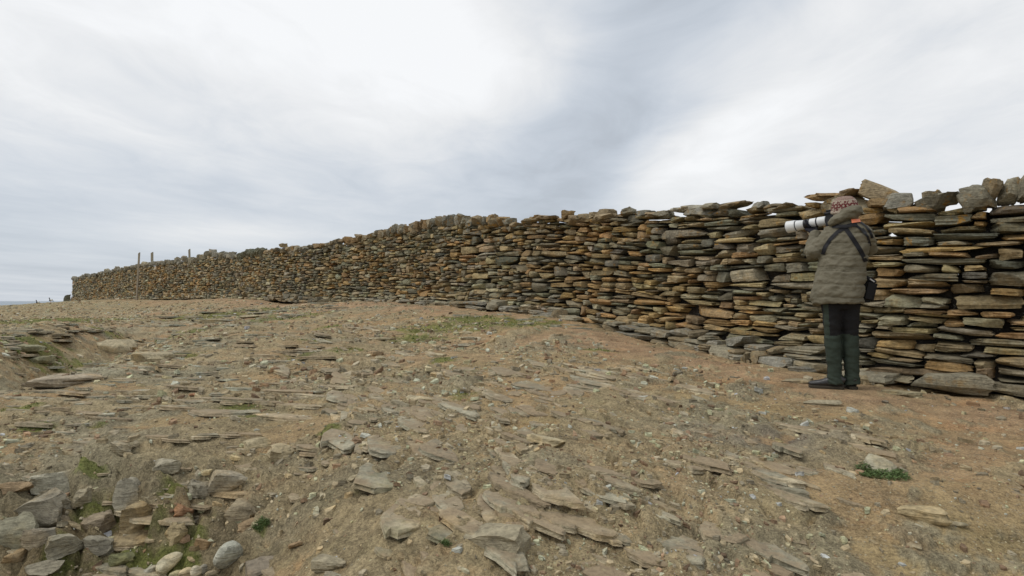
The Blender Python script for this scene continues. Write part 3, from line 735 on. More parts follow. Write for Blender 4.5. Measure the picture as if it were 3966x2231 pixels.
# end of the wall: a stack of quoins
# ---- coping: what stands on top changes along the wall
def cope_row():
    r = np.random.RandomState(33); out = []; u = 0.9
    while u < U_END:
        px = float(np.interp(u, WU, _px))
        zt = float(np.interp(u, us_top, sk_top))
        if px > 990: w, h, d, lean, kind = r.uniform(0.13, 0.18), r.uniform(0.26, 0.33), 0.34, 0.38, 'up'
        elif px > 860: w, h, d, lean, kind = r.uniform(0.22, 0.5), r.uniform(0.08, 0.18), 0.32, r.uniform(-.2, .2), 'block'
        elif px > 690: w, h, d, lean, kind = r.uniform(0.22, 0.5), r.uniform(0.05, 0.11), 0.36, r.uniform(-.1, .1), 'flat'
        elif px > 505: w, h, d, lean, kind = r.uniform(0.2, 0.42), r.uniform(0.07, 0.18), 0.34, r.uniform(-.1, .1), 'flat'
        elif px > 375: w, h, d, lean, kind = r.uniform(0.11, 0.26), r.uniform(0.20, 0.30), 0.34, r.uniform(-.25, .25), 'up'
        elif px > 262: w, h, d, lean, kind = r.uniform(0.22, 0.42), r.uniform(0.14, 0.24), 0.34, r.uniform(-.12, .12), 'block'
        elif px > 236: w, h, d, lean, kind = r.uniform(0.09, 0.12), r.uniform(0.26, 0.32), 0.34, 0.5, 'slate'
        else: w, h, d, lean, kind = r.uniform(0.18, 0.42), r.uniform(0.2, 0.32), 0.34, r.uniform(-.2, .2), 'up'
        if r.rand() < (0.12 if kind in ('up', 'slate') else 0.25): u += w * 0.35
        out.append((u + w / 2, zt_at(u, w), w, h, d, lean, kind)); u += w * (0.94 if kind != 'slate' else 0.9)
    return out
def zt_at(u, w):
    m_ = (us_top >= u) & (us_top <= u + w); return float(sk_top[m_].max()) if m_.any() else float(np.interp(u, us_top, sk_top))
CPR = cope_row()
def add_cope(items, seed):
    r = np.random.RandomState(seed)
    u = np.array([i[0] for i in items]); base = np.array([i[1] for i in items])
    w, h, d, lean = (np.array([i[k] for i in items]) for k in (2, 3, 4, 5))
    x, y, tx, ty, zb, zt = wpath(u); n = len(u); nx, ny = -ty, tx
    oc = -0.16 + r.normal(0, 0.03, n) - 0.04
    X = np.column_stack([tx, ty, np.zeros(n)]); Yv = np.column_stack([nx, ny, np.zeros(n)])
    yaw = r.normal(0, 0.18, n); X, Yv = X * np.cos(yaw)[:, None] + Yv * np.sin(yaw)[:, None], Yv * np.cos(yaw)[:, None] - X * np.sin(yaw)[:, None]
    Zu = np.tile([0, 0, 1.0], (n, 1)); X2 = X * np.cos(lean)[:, None] + Zu * np.sin(lean)[:, None]; Z2 = Zu * np.cos(lean)[:, None] - X * np.sin(lean)[:, None]
    pos = np.column_stack([x + nx * oc, y + ny * oc, zb + base + h / 2 * 0.92 - 0.03])
    P, F = stones(5, np.column_stack([w * 1.06, d, h]), seed, rough=0.26, rnd=(0.2, 0.6), cuts=4, cut_lo=0.5)
    V = orient(P, X2, Yv, Z2, pos)
    det = np.linalg.det(np.stack([X2[0], Yv[0], Z2[0]]))
    if det < 0: F = F[:, ::-1]
    for i in range(n):
        kd = items[i][6]; px = float(np.interp(u[i], WU, _px))
        if kd == 'slate': c = np.array([0.21, 0.21, 0.15]); lc = 0.1
        else:
            c = np.array(PAL[['tan', 'grey', 'pale', 'tan', 'rust'][r.randint(5)]][r.randint(3)]); lc = float(np.clip(r.uniform(0.1, 1.0), 0, 1))
            if px < 236: c = np.array(PAL[['grey', 'pale'][r.randint(2)]][r.randint(3)]); lc = r.uniform(0, 0.6)
        c = c * r.uniform(0.85, 1.15)
        wall_child('coping_stone', V[i], F, np.tile(c, (V.shape[1], 1)), np.full(V.shape[1], lc), M_STONE, sharp=R(28))
add_cope(CPR, 77)
def cope_at(px, py, w, h, lean, kd='block', d=0.34):
    u = u_at_px(px); x, y, *_ = wpath(u); zc = zpix(px, py, y - 0.1); return (u, zc - float(np.interp(u, WU, ZB)) - h / 2, w, h, d, lean, kd)
add_cope([cope_at(871, 188, 0.50, 0.18, 0.5), cope_at(891, 195, 0.34, 0.18, 0.03), cope_at(845, 198, 0.50, 0.13, 0.38), cope_at(825, 199, 0.24, 0.20, 0.0),
          cope_at(593, 212, 0.48, 0.24, 0.0), cope_at(571, 217, 0.5, 0.18, 0.1), cope_at(624, 214, 0.34, 0.17, -.2), cope_at(693, 208, 0.55, 0.22, 0.1),
          cope_at(976, 190, 0.30, 0.27, -0.1), cope_at(928, 194, 0.18, 0.24, -0.3), cope_at(408, 226, 0.4, 0.34, 0.1), cope_at(532, 217, 0.9, 0.07, 0.0)], 123)

# ---- footing: pale stones stepping out at the foot of the wall
r4 = np.random.RandomState(44)
def foot(pa, pb, off, H, sd, wm=0.36, hm=0.08, pal='pale', dep=0.34):
    ua, ub_ = sorted((u_at_px(pa), u_at_px(pb)))
    r = np.random.RandomState(sd)
    p_, _, _ = pack(ua, ub_, lambda u: H * np.clip(np.minimum(u - ua, ub_ - u) / 0.5, 0.3, 1), r, lambda u: wm, lambda u: hm)
    V, F, u, v, _, _ = build_layer(p_, r, off, dep, extra_off=lambda u, v: 0.04 * fbm(u * 2, v * 2, 2) - 0.5 * v, tpl=5, lift=-0.03)
    for k in range(len(u)):
        c = np.array(PAL[pal if r.rand() < 0.6 else 'tan'][r.randint(3)]) * r.uniform(0.8, 1.1)
        wall_child('footing_stone', V[k], F, np.tile(c, (V.shape[1], 1)), np.full(V.shape[1], r.uniform(-0.2, 0.7)).clip(0), M_STONE)
foot(597, 838, 0.34, 0.20, 3)
foot(690, 835, 0.46, 0.10, 5)
foot(908, 1000, 0.34, 0.26, 4)
foot(845, 905, 0.34, 0.08, 9, wm=0.5)
foot(270, 330, 0.30, 0.14, 6, hm=0.12, pal='grey')
foot(365, 470, 0.34, 0.09, 7, pal='pale')
foot(478, 590, 0.42, 0.10, 8)

# ------------------------------------------------------------------ loose chips of slate (uncountable)
def vis(x, y): return ground(x, y)
def chips(n, seed, rmin, rmax, px_lo, px_hi, smin, smax, lim=0.9, thick=(0.16, 0.42), k=5, dens=None):
    r = np.random.RandomState(seed)
    a = np.tan(r.uniform(-lim, lim, n)) if False else r.uniform(-lim, lim, n)
    rr = np.exp(r.uniform(math.log(rmin), math.log(rmax), n))
    x, y = rr * np.sin(a), rr * np.cos(a)
    z, mk, zb, wd, _ = ground(x, y)
    side = np.interp(np.arctan2(x, y), np.arctan2(WP[:, 0], WP[:, 1])[::-1], np.hypot(WP[:, 0], WP[:, 1])[::-1])
    patch = fbm(x * 0.7 + 3, y * 0.7 + 8, 3)
    keep = (r.rand(n) < np.clip(0.48 + 2.0 * patch, 0.2, 1)) & ((rr < side - 0.25) | (a < math.atan2(-33, 50))) & (shore_d(x, y) < -0.3)
    keep &= (np.hypot(x - FEET[0], y - FEET[1]) > 0.42)
    keep &= (wd > 0.3) & (r.rand(n) < 0.16 + 0.84 * sst(wd, 1.0, 2.3))
    x, y, z, rr, mk = x[keep], y[keep], z[keep], rr[keep], mk[keep]; n = len(x)
    s = rr / FPX * px_lo * (1 - r.rand(n)) ** (-1 / 1.7); s = np.minimum(s, rr / FPX * px_hi); s = np.clip(s, smin, smax)
    t = np.linspace(0, 2 * math.pi, k, endpoint=False)
    rad_ = r.uniform(0.55, 1.1, (n, k)); asp = r.uniform(0.4, 0.85, n)
    px_ = np.cos(t + r.uniform(-0.25, 0.25, (n, k))) * rad_ * s[:, None] * 0.5; py_ = np.sin(t + r.uniform(-0.25, 0.25, (n, k))) * rad_ * s[:, None] * 0.5 * asp[:, None]
    th = s * r.uniform(thick[0], thick[1], n)
    az = r.normal(1.2, 0.9, n)
    e = 0.03
    # lie on the ground with a little tilt
    gx_ = (ground(x + e, y)[0] - z) / e; gy_ = (ground(x, y + e)[0] - z) / e
    gx_ = np.clip(gx_, -0.5, 0.5) * 0.6 + r.normal(0, 0.13, n) - 0.05; gy_ = np.clip(gy_, -0.5, 0.5) * 0.6 + r.normal(0, 0.13, n)
    c_, s_ = np.cos(az)[:, None], np.sin(az)[:, None]
    X = px_ * c_ - py_ * s_; Y = px_ * s_ + py_ * c_
    tz = th[:, None] * r.uniform(0.6, 1.0, (n, k))
    top = np.stack([x[:, None] + X * 0.86, y[:, None] + Y * 0.86, z[:, None] + X * gx_[:, None] + Y * gy_[:, None] + tz * 0.75], -1)
    bot = np.stack([x[:, None] + X, y[:, None] + Y, z[:, None] + X * gx_[:, None] + Y * gy_[:, None] - th[:, None] * 0.35], -1)
    V = np.concatenate([top, bot], 1)
    base = np.arange(n) * 2 * k
    Ft_ = base[:, None] + np.arange(k)[None]
    j = np.arange(k); j2 = (j + 1) % k
    Fs_ = (base[:, None, None] + np.stack([j + k, j2 + k, j2, j], -1)[None]).reshape(-1, 4)
    q = r.rand(n)[:, None]; c0 = np.where(q < 0.55, np.array([[0.46, 0.37, 0.225]]), np.where(q < 0.85, np.array([[0.39, 0.335, 0.23]]), np.array([[0.29, 0.195, 0.12]])))
    c0 = c0 * r.lognormal(0, 0.30, (n, 1)); c0 = np.minimum(c0, 0.5)
    return V.reshape(-1, 3), [Ft_, Fs_], np.repeat(c0, 2 * k, 0)
V, F, C = chips(120000, 3, 1.7, 45, 1.9, 13, 0.005, 0.13)
me = mesh_np('slate_chips', V, F, M_ROCK, False, C, {'lichen': np.zeros(len(V))})
link('slate_chips', me, label='thin tan and grey chips of slate scattered all over the bare ground', cat='stone chips', kind='stuff')

# ------------------------------------------------------------------ broken slabs of the bedrock, parts of the ground
def slab_shapes(count, seed, k=15):
    r = np.random.RandomState(seed); out = []
    for _ in range(count):
        t = np.sort(np.linspace(0, 2 * math.pi, k, endpoint=False) + r.uniform(-0.25, 0.25, k)); rd = r.uniform(0.72, 1.1, k) * np.interp(np.arange(k), [0, 3, 6, 9, 12, 15], r.uniform(0.75, 1.1, 6))
        x_ = np.cos(t) * rd; y_ = np.sin(t) * rd
        for _c in range(4):
            ca = r.uniform(0, 6.28); nx__, ny__ = math.cos(ca), math.sin(ca); dd = np.maximum(x_ * nx__ + y_ * ny__ - r.uniform(0.45, 0.8), 0); x_ = x_ - dd * nx__; y_ = y_ - dd * ny__
        rings = []
        for sc, zz in ((0.55, 0.5), (0.9, 0.46), (1.0, 0.25), (0.96, 0.0), (1.03, -0.5)):
            jx = r.normal(0, 0.025, k); rings.append(np.column_stack([x_ * (sc + jx), y_ * (sc + jx), np.full(k, zz) + r.normal(0, 0.07, k) * (zz > 0.2)]))
        V = np.vstack(rings); F = []
        for q in range(4):
            for j in range(k): F.append([(q + 1) * k + j, (q + 1) * k + (j + 1) % k, q * k + (j + 1) % k, q * k + j])
        out.append((V * 0.5, np.array(F), np.arange(k)[None]))
    return out
SLS = slab_shapes(26, 9)
def slab_mesh(i, tintc):
    V, F, T_ = SLS[i]
    return mesh_np('rock_slab', V * np.array([1, 1, 1]), [F, T_], M_SLAB, True, np.tile(tintc, (len(V), 1)), {'lichen': np.zeros(len(V))}, R(30))
SM = [slab_mesh(i, c) for i in range(26) for c in ([0.41, 0.35, 0.235], [0.36, 0.33, 0.235], [0.36, 0.29, 0.185], [0.36, 0.36, 0.275])]
def slab_field(n, seed, rmin, rmax, px_lo, px_hi, smax, lim=0.72):
    r = np.random.RandomState(seed); a = r.uniform(-lim, lim, n); rr = np.exp(r.uniform(math.log(rmin), math.log(rmax), n))
    x, y = rr * np.sin(a), rr * np.cos(a); z, mk, zb, wd, _ = ground(x, y)
    side = np.interp(np.arctan2(x, y), np.arctan2(WP[:, 0], WP[:, 1])[::-1], np.hypot(WP[:, 0], WP[:, 1])[::-1])
    keep = (r.rand(n) < np.clip(0.05 + 2.4 * fbm(x * 0.6 + 31, y * 0.6 + 8, 3) + 0.25 * mk, 0.02, 1)) & (rr < side - 0.8) & (wd > 1.0 + 0.9 * sst(a, -0.2, 0.2))
    x, y, z, rr = x[keep], y[keep], z[keep], rr[keep]; n = len(x)
    for ox, oy in ((.09, 0), (-.09, 0), (0, .09), (0, -.09)): z = np.minimum(z, ground(x + ox, y + oy)[0] * 0.5 + z * 0.5)
    s = rr / FPX * px_lo * (1 - r.rand(n)) ** (-1 / 1.45); s = np.clip(np.minimum(s, rr / FPX * px_hi), 0.05, smax)
    lf = sst(-x / (np.abs(y) + 1.5), 0.05, 0.55)
    az = np.where(lf < 0.5, 1.95, 2.9) + r.normal(0, 0.28, n)      # long side along the strike
    tl = r.uniform(0.02, 0.13, n)                                   # raised edge to the left / towards the viewer
    ta = np.where(lf < 0.5, -0.45, 1.4) + r.normal(0, 0.5, n)       # dip direction
    return x, y, z, s, az, tl, ta, r.uniform(0.35, 0.7, n), r.uniform(0.10, 0.2, n), r
def slab_matrix(x, y, z, s, az, tl, ta, asp, thk, lift=0.0):
    nrm = Vector((math.cos(ta) * math.sin(tl), math.sin(ta) * math.sin(tl), math.cos(tl)))
    X = Vector((math.cos(az), math.sin(az), 0)); X = (X - nrm * X.dot(nrm)).normalized(); Y = nrm.cross(X)
    th = max(0.012, min(thk * s, 0.06))
    M = Matrix((( X.x * s, Y.x * s * asp, nrm.x * th, x), (X.y * s, Y.y * s * asp, nrm.y * th, y), (X.z * s, Y.z * s * asp, nrm.z * th, z - th * (0.15 - lift) + math.sin(tl) * s * asp * 0.2), (0, 0, 0, 1)))
    return M
x, y, z, s, az, tl, ta, asp, thk, r = slab_field(6500, 17, 2.2, 16, 8.0, 48, 0.4)
lf_ = np.full(len(x), -0.18)
# ribs of bedrock: runs of parallel broken beds, low and half buried
RB = []
def ribs(n, seed, a0, a1, d0, d1):
    q = np.random.RandomState(seed)
    for _ in range(n):
        a = q.uniform(a0, a1); d = math.exp(q.uniform(math.log(d0), math.log(d1))); X0, Y0 = d * math.sin(a), d * math.cos(a)
        lft = a < -0.28
        st = (2.75 if lft else 2.02) + q.normal(0, 0.16); rn = q.randint(2, 7); sz = q.uniform(0.20, 0.58) * (0.5 + 0.13 * d); cc = q.randint(3)
        for k in range(rn):
            al = q.uniform(-0.7, 0.7) * sz; ac = (k - rn / 2) * sz * q.uniform(0.14, 0.26)
            xx = X0 + math.cos(st) * al + math.sin(st) * ac; yy = Y0 + math.sin(st) * al - math.cos(st) * ac
            RB.append((xx, yy, min(sz * q.uniform(0.5, 1.25), 1.0), st + q.normal(0, 0.09), q.uniform(0.05, 0.17), (1.35 if lft else -0.1) + q.normal(0, 0.25), q.uniform(0.25, 0.5), q.uniform(0.09, 0.17), cc))
ribs(60, 5, -0.25, 0.66, 2.5, 7.5); ribs(46, 6, -0.66, -0.16, 3.9, 12); ribs(16, 8, -0.3, 0.3, 6, 10)
nrb = len(RB)
def rib_at(px, py, n, sz, st, seed):
    q = np.random.RandomState(seed); p = gpt(px, py)
    for k in range(n):
        RB.append((p[0] + q.normal(0, sz * 1.1), p[1] + (k - n / 2) * sz * 0.3, sz * q.uniform(0.5, 1.2), st + q.normal(0, 0.12), q.uniform(0.03, 0.12), 1.4 + q.normal(0, .3), q.uniform(.4, .65), q.uniform(.09, .15), 3))
for i_, (px, py, n_, sz_) in enumerate([(195,322,7,.8),(225,315,8,1.0),(262,311,7,1.1),(300,308,5,1.1),(170,330,6,.6),(240,322,5,.7),(290,316,5,.8),(120,345,5,.6),(160,352,6,.55),(190,345,5,.5),(215,338,5,.6),
    (90,360,5,.5),(130,368,6,.45),(60,372,5,.5),(30,385,6,.45),(100,385,6,.42),(160,380,5,.4),(215,372,5,.4),(20,405,5,.35),(75,402,5,.35),(130,400,5,.35),(190,408,5,.32),(250,395,5,.35),(40,425,4,.3),(230,380,4,.35),(330,312,4,.7),(480,314,5,.5),(520,318,5,.5),(545,322,4,.4),(560,326,4,.4),(505,321,4,.4)]):
    rib_at(px, py, n_, sz_, 3.05, 500 + i_)
RB = np.array(RB); zr_, _, _, wdr, _ = ground(RB[:, 0], RB[:, 1]); kr = (wdr > 1.9) | (np.arange(len(RB)) >= nrb) & (wdr > 0.5); RB = RB[kr]; zr_ = zr_[kr]
for ox, oy in ((.1, 0), (-.1, 0), (0, .1), (0, -.1)): zr_ = zr_ * 0.8 + 0.2 * ground(RB[:, 0] + ox, RB[:, 1] + oy)[0]
x, y, z = np.append(x, RB[:, 0]), np.append(y, RB[:, 1]), np.append(z, zr_)
s, az, tl, ta, asp, thk = (np.append(u_, RB[:, i]) for u_, i in ((s, 2), (az, 3), (tl, 4), (ta, 5), (asp, 6), (thk, 7)))
lf_ = np.append(lf_, np.full(len(RB), 0.03)); kind_ = np.append(np.full(len(x) - len(RB), 9), RB[:, 8]).astype(int)
big = np.argsort(-s / np.hypot(x, y))
for q in big[:250]:
    o = link('rock_slab', SM[r.randint(26) * 4 + (3 if kind_[q] == 3 else r.randint(3))], GROUND)
    o.matrix_local = slab_matrix(x[q], y[q], z[q], s[q], az[q], tl[q], ta[q], asp[q], thk[q], lf_[q])
# layered bank behind the gully at the left: thin brown beds standing out of the slope
ex, ey = (G2 - G1)[:2]
for q in range(46):
    t_ = r.uniform(-0.02, 0.98); lv = r.randint(5); bx_, by_ = G1[0] + ex * t_ - ey * 0.0, G1[1] + ey * t_
    nx_, ny_ = -ey / math.hypot(ex, ey), ex / math.hypot(ex, ey); of_ = 0.0 + lv * 0.10 + r.uniform(-.06, .06)
    bx_ += nx_ * of_; by_ += ny_ * of_; s0_ = r.uniform(0.35, 0.8)
    o = link('rock_slab', SM[r.randint(len(SM))], GROUND)
    o.matrix_local = slab_matrix(bx_, by_, min(gz(bx_, by_), gz(bx_ - nx_ * 0.12, by_ - ny_ * 0.12) + 0.05) - 0.005, s0_, math.atan2(ey, ex) + r.normal(0, 0.2), r.uniform(0, 0.10), 1.6, r.uniform(.4, .6), 0.09)
VV, F4, FT, CC = [], [], [], []; o_ = 0
for q in big[250:]:
    i = r.randint(26); V0, F0, T_ = SLS[i]; M = np.array(slab_matrix(x[q], y[q], z[q], s[q], az[q], tl[q], ta[q], asp[q], thk[q], lf_[q]))
    VV.append(V0 @ M[:3, :3].T + M[:3, 3]); F4.append(F0 + o_); FT.append(T_ + o_); o_ += len(V0)
    c0 = np.array([[0.41, 0.35, 0.235], [0.36, 0.33, 0.235], [0.36, 0.29, 0.185], [0.36, 0.36, 0.275]][3 if kind_[q] == 3 else r.randint(3)]) * r.uniform(0.8, 1.2); CC.append(np.tile(c0, (len(V0), 1)))
me = mesh_np('small_rock_slabs', np.vstack(VV), [np.vstack(F4), np.vstack(FT)], M_EMB, True, np.vstack(CC), {'lichen': np.zeros(o_)}, R(30))
link('small_rock_slabs', me, GROUND, kind='stuff')

# ------------------------------------------------------------------ named stones lying about
def lone(px, py, wpx, hpx, name, label, cat='stone', col=(0.29, 0.26, 0.19), yaw=0.0, tilt=(0, 0), dep=0.8, group=None, rough=0.2, rnd=(0.25, 0.6), cuts=3, sink=0.3, lich=0.0, n=6, seed=None):
    p = gpt(px, py); d = p[1]; w = wpx * d / FPX; h = hpx * d / FPX
    sd_ = seed or int(px * 7 + py * 13)
    col = tuple(np.array(col) * np.array([1.24, 1.15, 1.0]))
    P, F = stones(n, np.array([[w, w * dep, h]]), sd_, rough=rough, rnd=rnd, cuts=cuts, cut_lo=0.6)
    va = math.atan2(p[0], p[1])
    me = mesh_np(name, P[0], F, M_ROCK, True, np.tile(col, (P.shape[1], 1)), {'lichen': np.full(P.shape[1], lich)}, R(35))
    o = link(name, me, label=label, cat=cat, group=group)
    o.location = (p[0], p[1], p[2] + h * (0.5 - sink)); o.rotation_euler = (tilt[0], tilt[1], yaw - va)
    return o
PALE = (0.35, 0.32, 0.235); GRY = (0.28, 0.26, 0.20); BRN = (0.27, 0.21, 0.14); DRK = (0.19, 0.18, 0.155); LG = (0.40, 0.40, 0.36)
LB = 'flat slabs along the foot of the wall'
LONE = [
 (356,479,17,6,'slate_splinter','thin pale splinter of slate lying alone on brown soil, lower left of centre','stone',PALE,0.45,dict(dep=0.32,tilt=(0,-.15))),
 (295,547,16,7,'flat_stone','blocky tan stone beside the dark scrape above the beach pebbles','stone',BRN,0.5,dict(dep=0.4)),
 (494,542,74,36,'bedrock_boulder','largest grey bedrock block at bottom centre with a mossy left side','rock',GRY,-0.35,dict(dep=0.75,sink=0.55)),
 (263,568,50,14,'dark_rock','dark purplish rock at the bottom edge right of the pebbles','rock',(0.2,0.18,0.15),0.1,dict(sink=0.55)),
 (331,563,34,14,'grey_slab','bluish grey slab at the bottom edge between soil patches','rock',GRY,-0.3,dict(sink=0.55)),
 (548,444,46,9,'pale_slab','long smooth cream slab with a dark underside right of centre','slab',PALE,-0.35,dict(dep=0.5,sink=0.35,tilt=(-.1,.12))),
 (421,402,42,9,'cream_slab','broad cream slab pointing down right in the middle of the slope','slab',PALE,-0.45,dict(dep=0.5,sink=0.4,tilt=(-.1,.1))),
 (401,406,24,8,'cream_slab','smaller cream slab just left of the broad one in mid slope','slab',GRY,-0.5,dict(dep=0.5,sink=0.4,tilt=(-.1,.15))),
 (925,517,52,17,'tan_boulder','long tan boulder with shaded front at lower right','rock',(0.34,0.29,0.19),-0.15,dict(dep=0.6,sink=0.4,tilt=(0,.06))),
 (958,527,20,5,'flat_pebble','flat oval pebble touching the right end of the long tan boulder','stone',PALE,0.3,dict(dep=0.5,rnd=(.6,.8),cuts=1,sink=.2)),
 (880,472,31,10,'tilted_slate','smooth grey slate resting in a clump of green weed','slab',(0.30,0.295,0.24),-0.1,dict(dep=0.95,sink=0.0,tilt=(.42,.06))),
 (843,474,8,5,'round_pebble','small grey round pebble left of the slate in the weeds','stone',GRY,0,dict(rnd=(.6,.8),cuts=1)),
 (823,404,36,7,'half_buried_slab','flat grey slab half buried just below the walker in green trousers','slab',GRY,-0.05,dict(dep=0.6,sink=0.45)),
 (902,395,38,7,'flat_slab','smooth flat slab lying in front of the wall right of the walker','slab',(0.30,0.28,0.20),-0.1,dict(dep=0.55,sink=0.4)),
 (862,384,12,13,'square_block','squared block standing against the wall foot right of the boots','stone',(0.29,0.25,0.17),0.2,dict(rnd=(.1,.25),cuts=1,sink=0.25)),
 (800,382,36,7,'doorstep_slab','wide worn slab set in the soil left of the boots','slab',(0.30,0.27,0.20),0.0,dict(dep=0.6,sink=0.6)),
 (818,367,22,6,'thin_slab','thin pale slab leaning on the wall foot behind the boots','slab',PALE,0.1,dict(dep=0.5)),
 (380,359,11,5,'round_stone','pale round stone in front of a mossy hump on the mid slope','stone',PALE,0.2,dict(rnd=(.5,.7))),
 (375,355,18,7,'brown_hummock_stone','brown stone half sunk in the mossy hump on the mid slope','stone',BRN,0.2,dict(sink=.45)),
 (396,351,12,2.5,'yellow_flake','thin yellowish flake lying right of the mossy hump','stone',(0.36,0.30,0.19),0.2,dict(dep=0.6)),
 (440,357,15,5,'mossy_stone','pale flat topped stone with green moss on its front','stone',PALE,0.0,dict(sink=.3)),
 (466,334,15,4,'oval_slab','topmost of three flat oval slabs lying one below another under the wall','slab',PALE,0.0,dict(dep=0.6,rnd=(.5,.7))),
 (470,339,20,3.5,'oval_slab','middle and widest of three flat oval slabs under the wall','slab',GRY,0.1,dict(dep=0.6,rnd=(.5,.7))),
 (464,346,14,4,'oval_slab','lowest of three flat oval slabs lying one below another under the wall','slab',(0.31,0.3,0.25),0.0,dict(dep=0.6,rnd=(.5,.7))),
 (378,340,26,2.5,'long_thin_slab','long thin pale slab lying across the soil below the wall','slab',PALE,0.12,dict(dep=0.3)),
 (323,302.5,14,5,'leaning_slab','short slab leaning against the wall foot left of centre','slab',GRY,0.3,dict(dep=0.4,tilt=(0,-.35))),
 (250,318,22,4,'grey_slab','flat grey slab on the mossy outcrop below the distant wall','slab',PALE,0.15,dict(dep=0.5)),
 (215,322,30,4,'grey_slab','long grey slab in green moss at the left outcrop','slab',PALE,0.05,dict(dep=0.5,sink=.4)),
 (193,318,18,4,'grey_slab','short grey slab above the mossy bank at the left','slab',GRY,0.05,dict(dep=0.5,sink=.4)),
 (115,350,46,15,'pale_outcrop','wide pale grey outcrop at the end of the gully','rock',PALE,0.05,dict(dep=0.9,sink=.3)),
 (150,360,48,12,'pale_outcrop','pale grey outcrop lying below and right of the widest one','rock',PALE,-0.1,dict(dep=0.9,sink=.3)),
 (28,352,34,9,'green_slab','greenish grey slab at the left edge in the gully','slab',(0.24,0.245,0.175),0.0,dict(dep=0.8,sink=.3)),
 (42,362,28,8,'green_slab','second greenish slab lying lower in the gully at the left edge','slab',(0.24,0.245,0.175),0.0,dict(dep=0.8,sink=.3)),
 (62,383,70,12,'ribbed_outcrop','long ribbed pinkish grey outcrop left below the gully','rock',(0.30,0.27,0.22),0.05,dict(dep=0.7,sink=.4)),
 (193,396,9,3,'red_stone','single reddish pebble on the mid left slope','stone',(0.34,0.19,0.12),0,dict(rnd=(.5,.7))),
 (885,405,7,3,'dark_pebble','dark pebble on pinkish soil left above the weed clump','stone',DRK,0,{}),
]
for (px, py, w, h, nm, lb, ct, cl, yw, kw) in LONE:
    lone(px, py, w, h, nm, lb, ct, cl, yw, **kw)
# boulders of the bank at the lower left
BANK = [(62,468,46,26,'broad pale grey boulder at the top of the lower left bank',(0.33,0.33,0.28)),(76,447,20,14,'grey knobbly rock above the broad pale boulder',GRY),
 (40,500,48,34,'large wedge of grey rock under the rusty ledge at lower left',(0.235,0.225,0.19)),(129,490,25,34,'upright grey block standing on the edge of the bank',(0.24,0.235,0.20)),
 (168,466,26,13,'pale angular rock above the green patch of the bank',(0.30,0.29,0.24)),(202,489,26,18,'round grey boulder at the right end of the bank',(0.26,0.25,0.21)),
 (226,476,30,22,'rugged pale rock right of the round grey boulder',(0.28,0.265,0.22)),(100,516,30,20,'brown grey boulder in the middle of the bank',(0.23,0.20,0.155)),
 (98,536,28,22,'squarish dark grey boulder low in the bank',(0.21,0.205,0.175)),(40,533,26,18,'rounded grey boulder with quartz specks, low on the left',(0.24,0.23,0.20)),
 (65,538,30,20,'rough grey boulder left of the squarish one',(0.235,0.23,0.19)),(15,528,34,40,'tall lichened rock at the left edge of the picture',(0.25,0.25,0.20)),
 (16,553,22,15,'orange tinged stone at the left edge near the bottom',(0.27,0.225,0.16)),(140,508,34,30,'ochre rock below the upright block',(0.27,0.225,0.145)),
 (135,533,44,16,'long ochre slab jutting from the bank',(0.28,0.235,0.155)),(178,524,20,22,'small tan block stack below the green patch',(0.28,0.24,0.155)),
 (45,560,34,12,'low grey stone at the bottom left corner',(0.24,0.23,0.19)),(120,447,22,12,'flat pale rock on the slope above the bank',(0.31,0.29,0.23)),
 (255,440,28,15,'pale knob of rock on the slope right above the bank',(0.31,0.28,0.20)),(285,447,32,17,'smooth cream knob of rock left of the slate splinter',(0.34,0.30,0.21)),
 (16,484,24,10,'brown stone under the rusty ledge at the far left',BRN),(83,497,18,20,'narrow grey stone wedged beside the large wedge',GRY),
 (120,560,20,9,'mossy stone at the bottom of the pit',(0.15,0.16,0.09)),(205,540,18,12,'small brown rock at the right side of the pit',BRN),
 (184,509,16,12,'reddish brown rock in the hollow of the bank',(0.26,0.16,0.10)),(240,503,30,16,'grey brown rock jutting right of the hollow',(0.26,0.23,0.17)),
 (250,520,24,12,'tan ledge stone above the red soil',BRN),(60,517,22,14,'pitted brownish boulder between larger grey ones',(0.24,0.21,0.16))]
for (px, py, w, h, lb, cl) in BANK:
    w *= 1.2; h *= 1.2
    lone(px, py + h * 0.35, w, h, 'boulder', lb, 'boulder', cl, random.uniform(-.4, .4), tilt=(random.uniform(-.25, .25), random.uniform(-.3, .3)), dep=0.9, rough=0.3, cuts=6, rnd=(0.2, 0.5), group='boulders in the eroded bank', sink=0.6)
# sea worn pebbles in the bottom of the pit
PEB = [(228,566,28,32,'large smooth grey oval beach pebble standing on edge in the pit',(0.40,0.42,0.39),0.5,(0.6,0.4)),(168,572,28,13,'long pale beach pebble lying slanted left of the large grey one',(0.42,0.42,0.35),0.5,(0,-.4)),
 (151,577,14,8,'grey beach pebble at the left end of the pebble row',(0.36,0.37,0.34),0.3,(0,-.2)),(186,577,15,11,'round cream pebble between the long and the large pebble',(0.41,0.39,0.31),0,(0,0)),
 (196,577,11,12,'pale grey pebble right of the round cream one',(0.42,0.42,0.37),0,(0,.3)),(203,574,8,10,'small upright pebble next to the large grey one',(0.38,0.38,0.35),0,(0,.2)),
 (212,577,13,7,'small tan pebble under the large grey one',(0.34,0.30,0.22),0,(0,0)),(142,578,12,6,'small brown pebble at the start of the pebble row',(0.30,0.26,0.19),0,(0,0)),
 (176,580,14,9,'greenish pebble at the very bottom edge of the pebble row',(0.33,0.34,0.25),0,(0,0))]
for (px, py, w, h, lb, cl, yw, tl) in PEB:
    lone(px, py, w, h, 'beach_pebble', lb, 'pebble', cl, yw, tilt=tl, dep=0.62, rough=0.05, cuts=0, rnd=(0.8, 0.95), group='beach pebbles in the pit', sink=0.2)

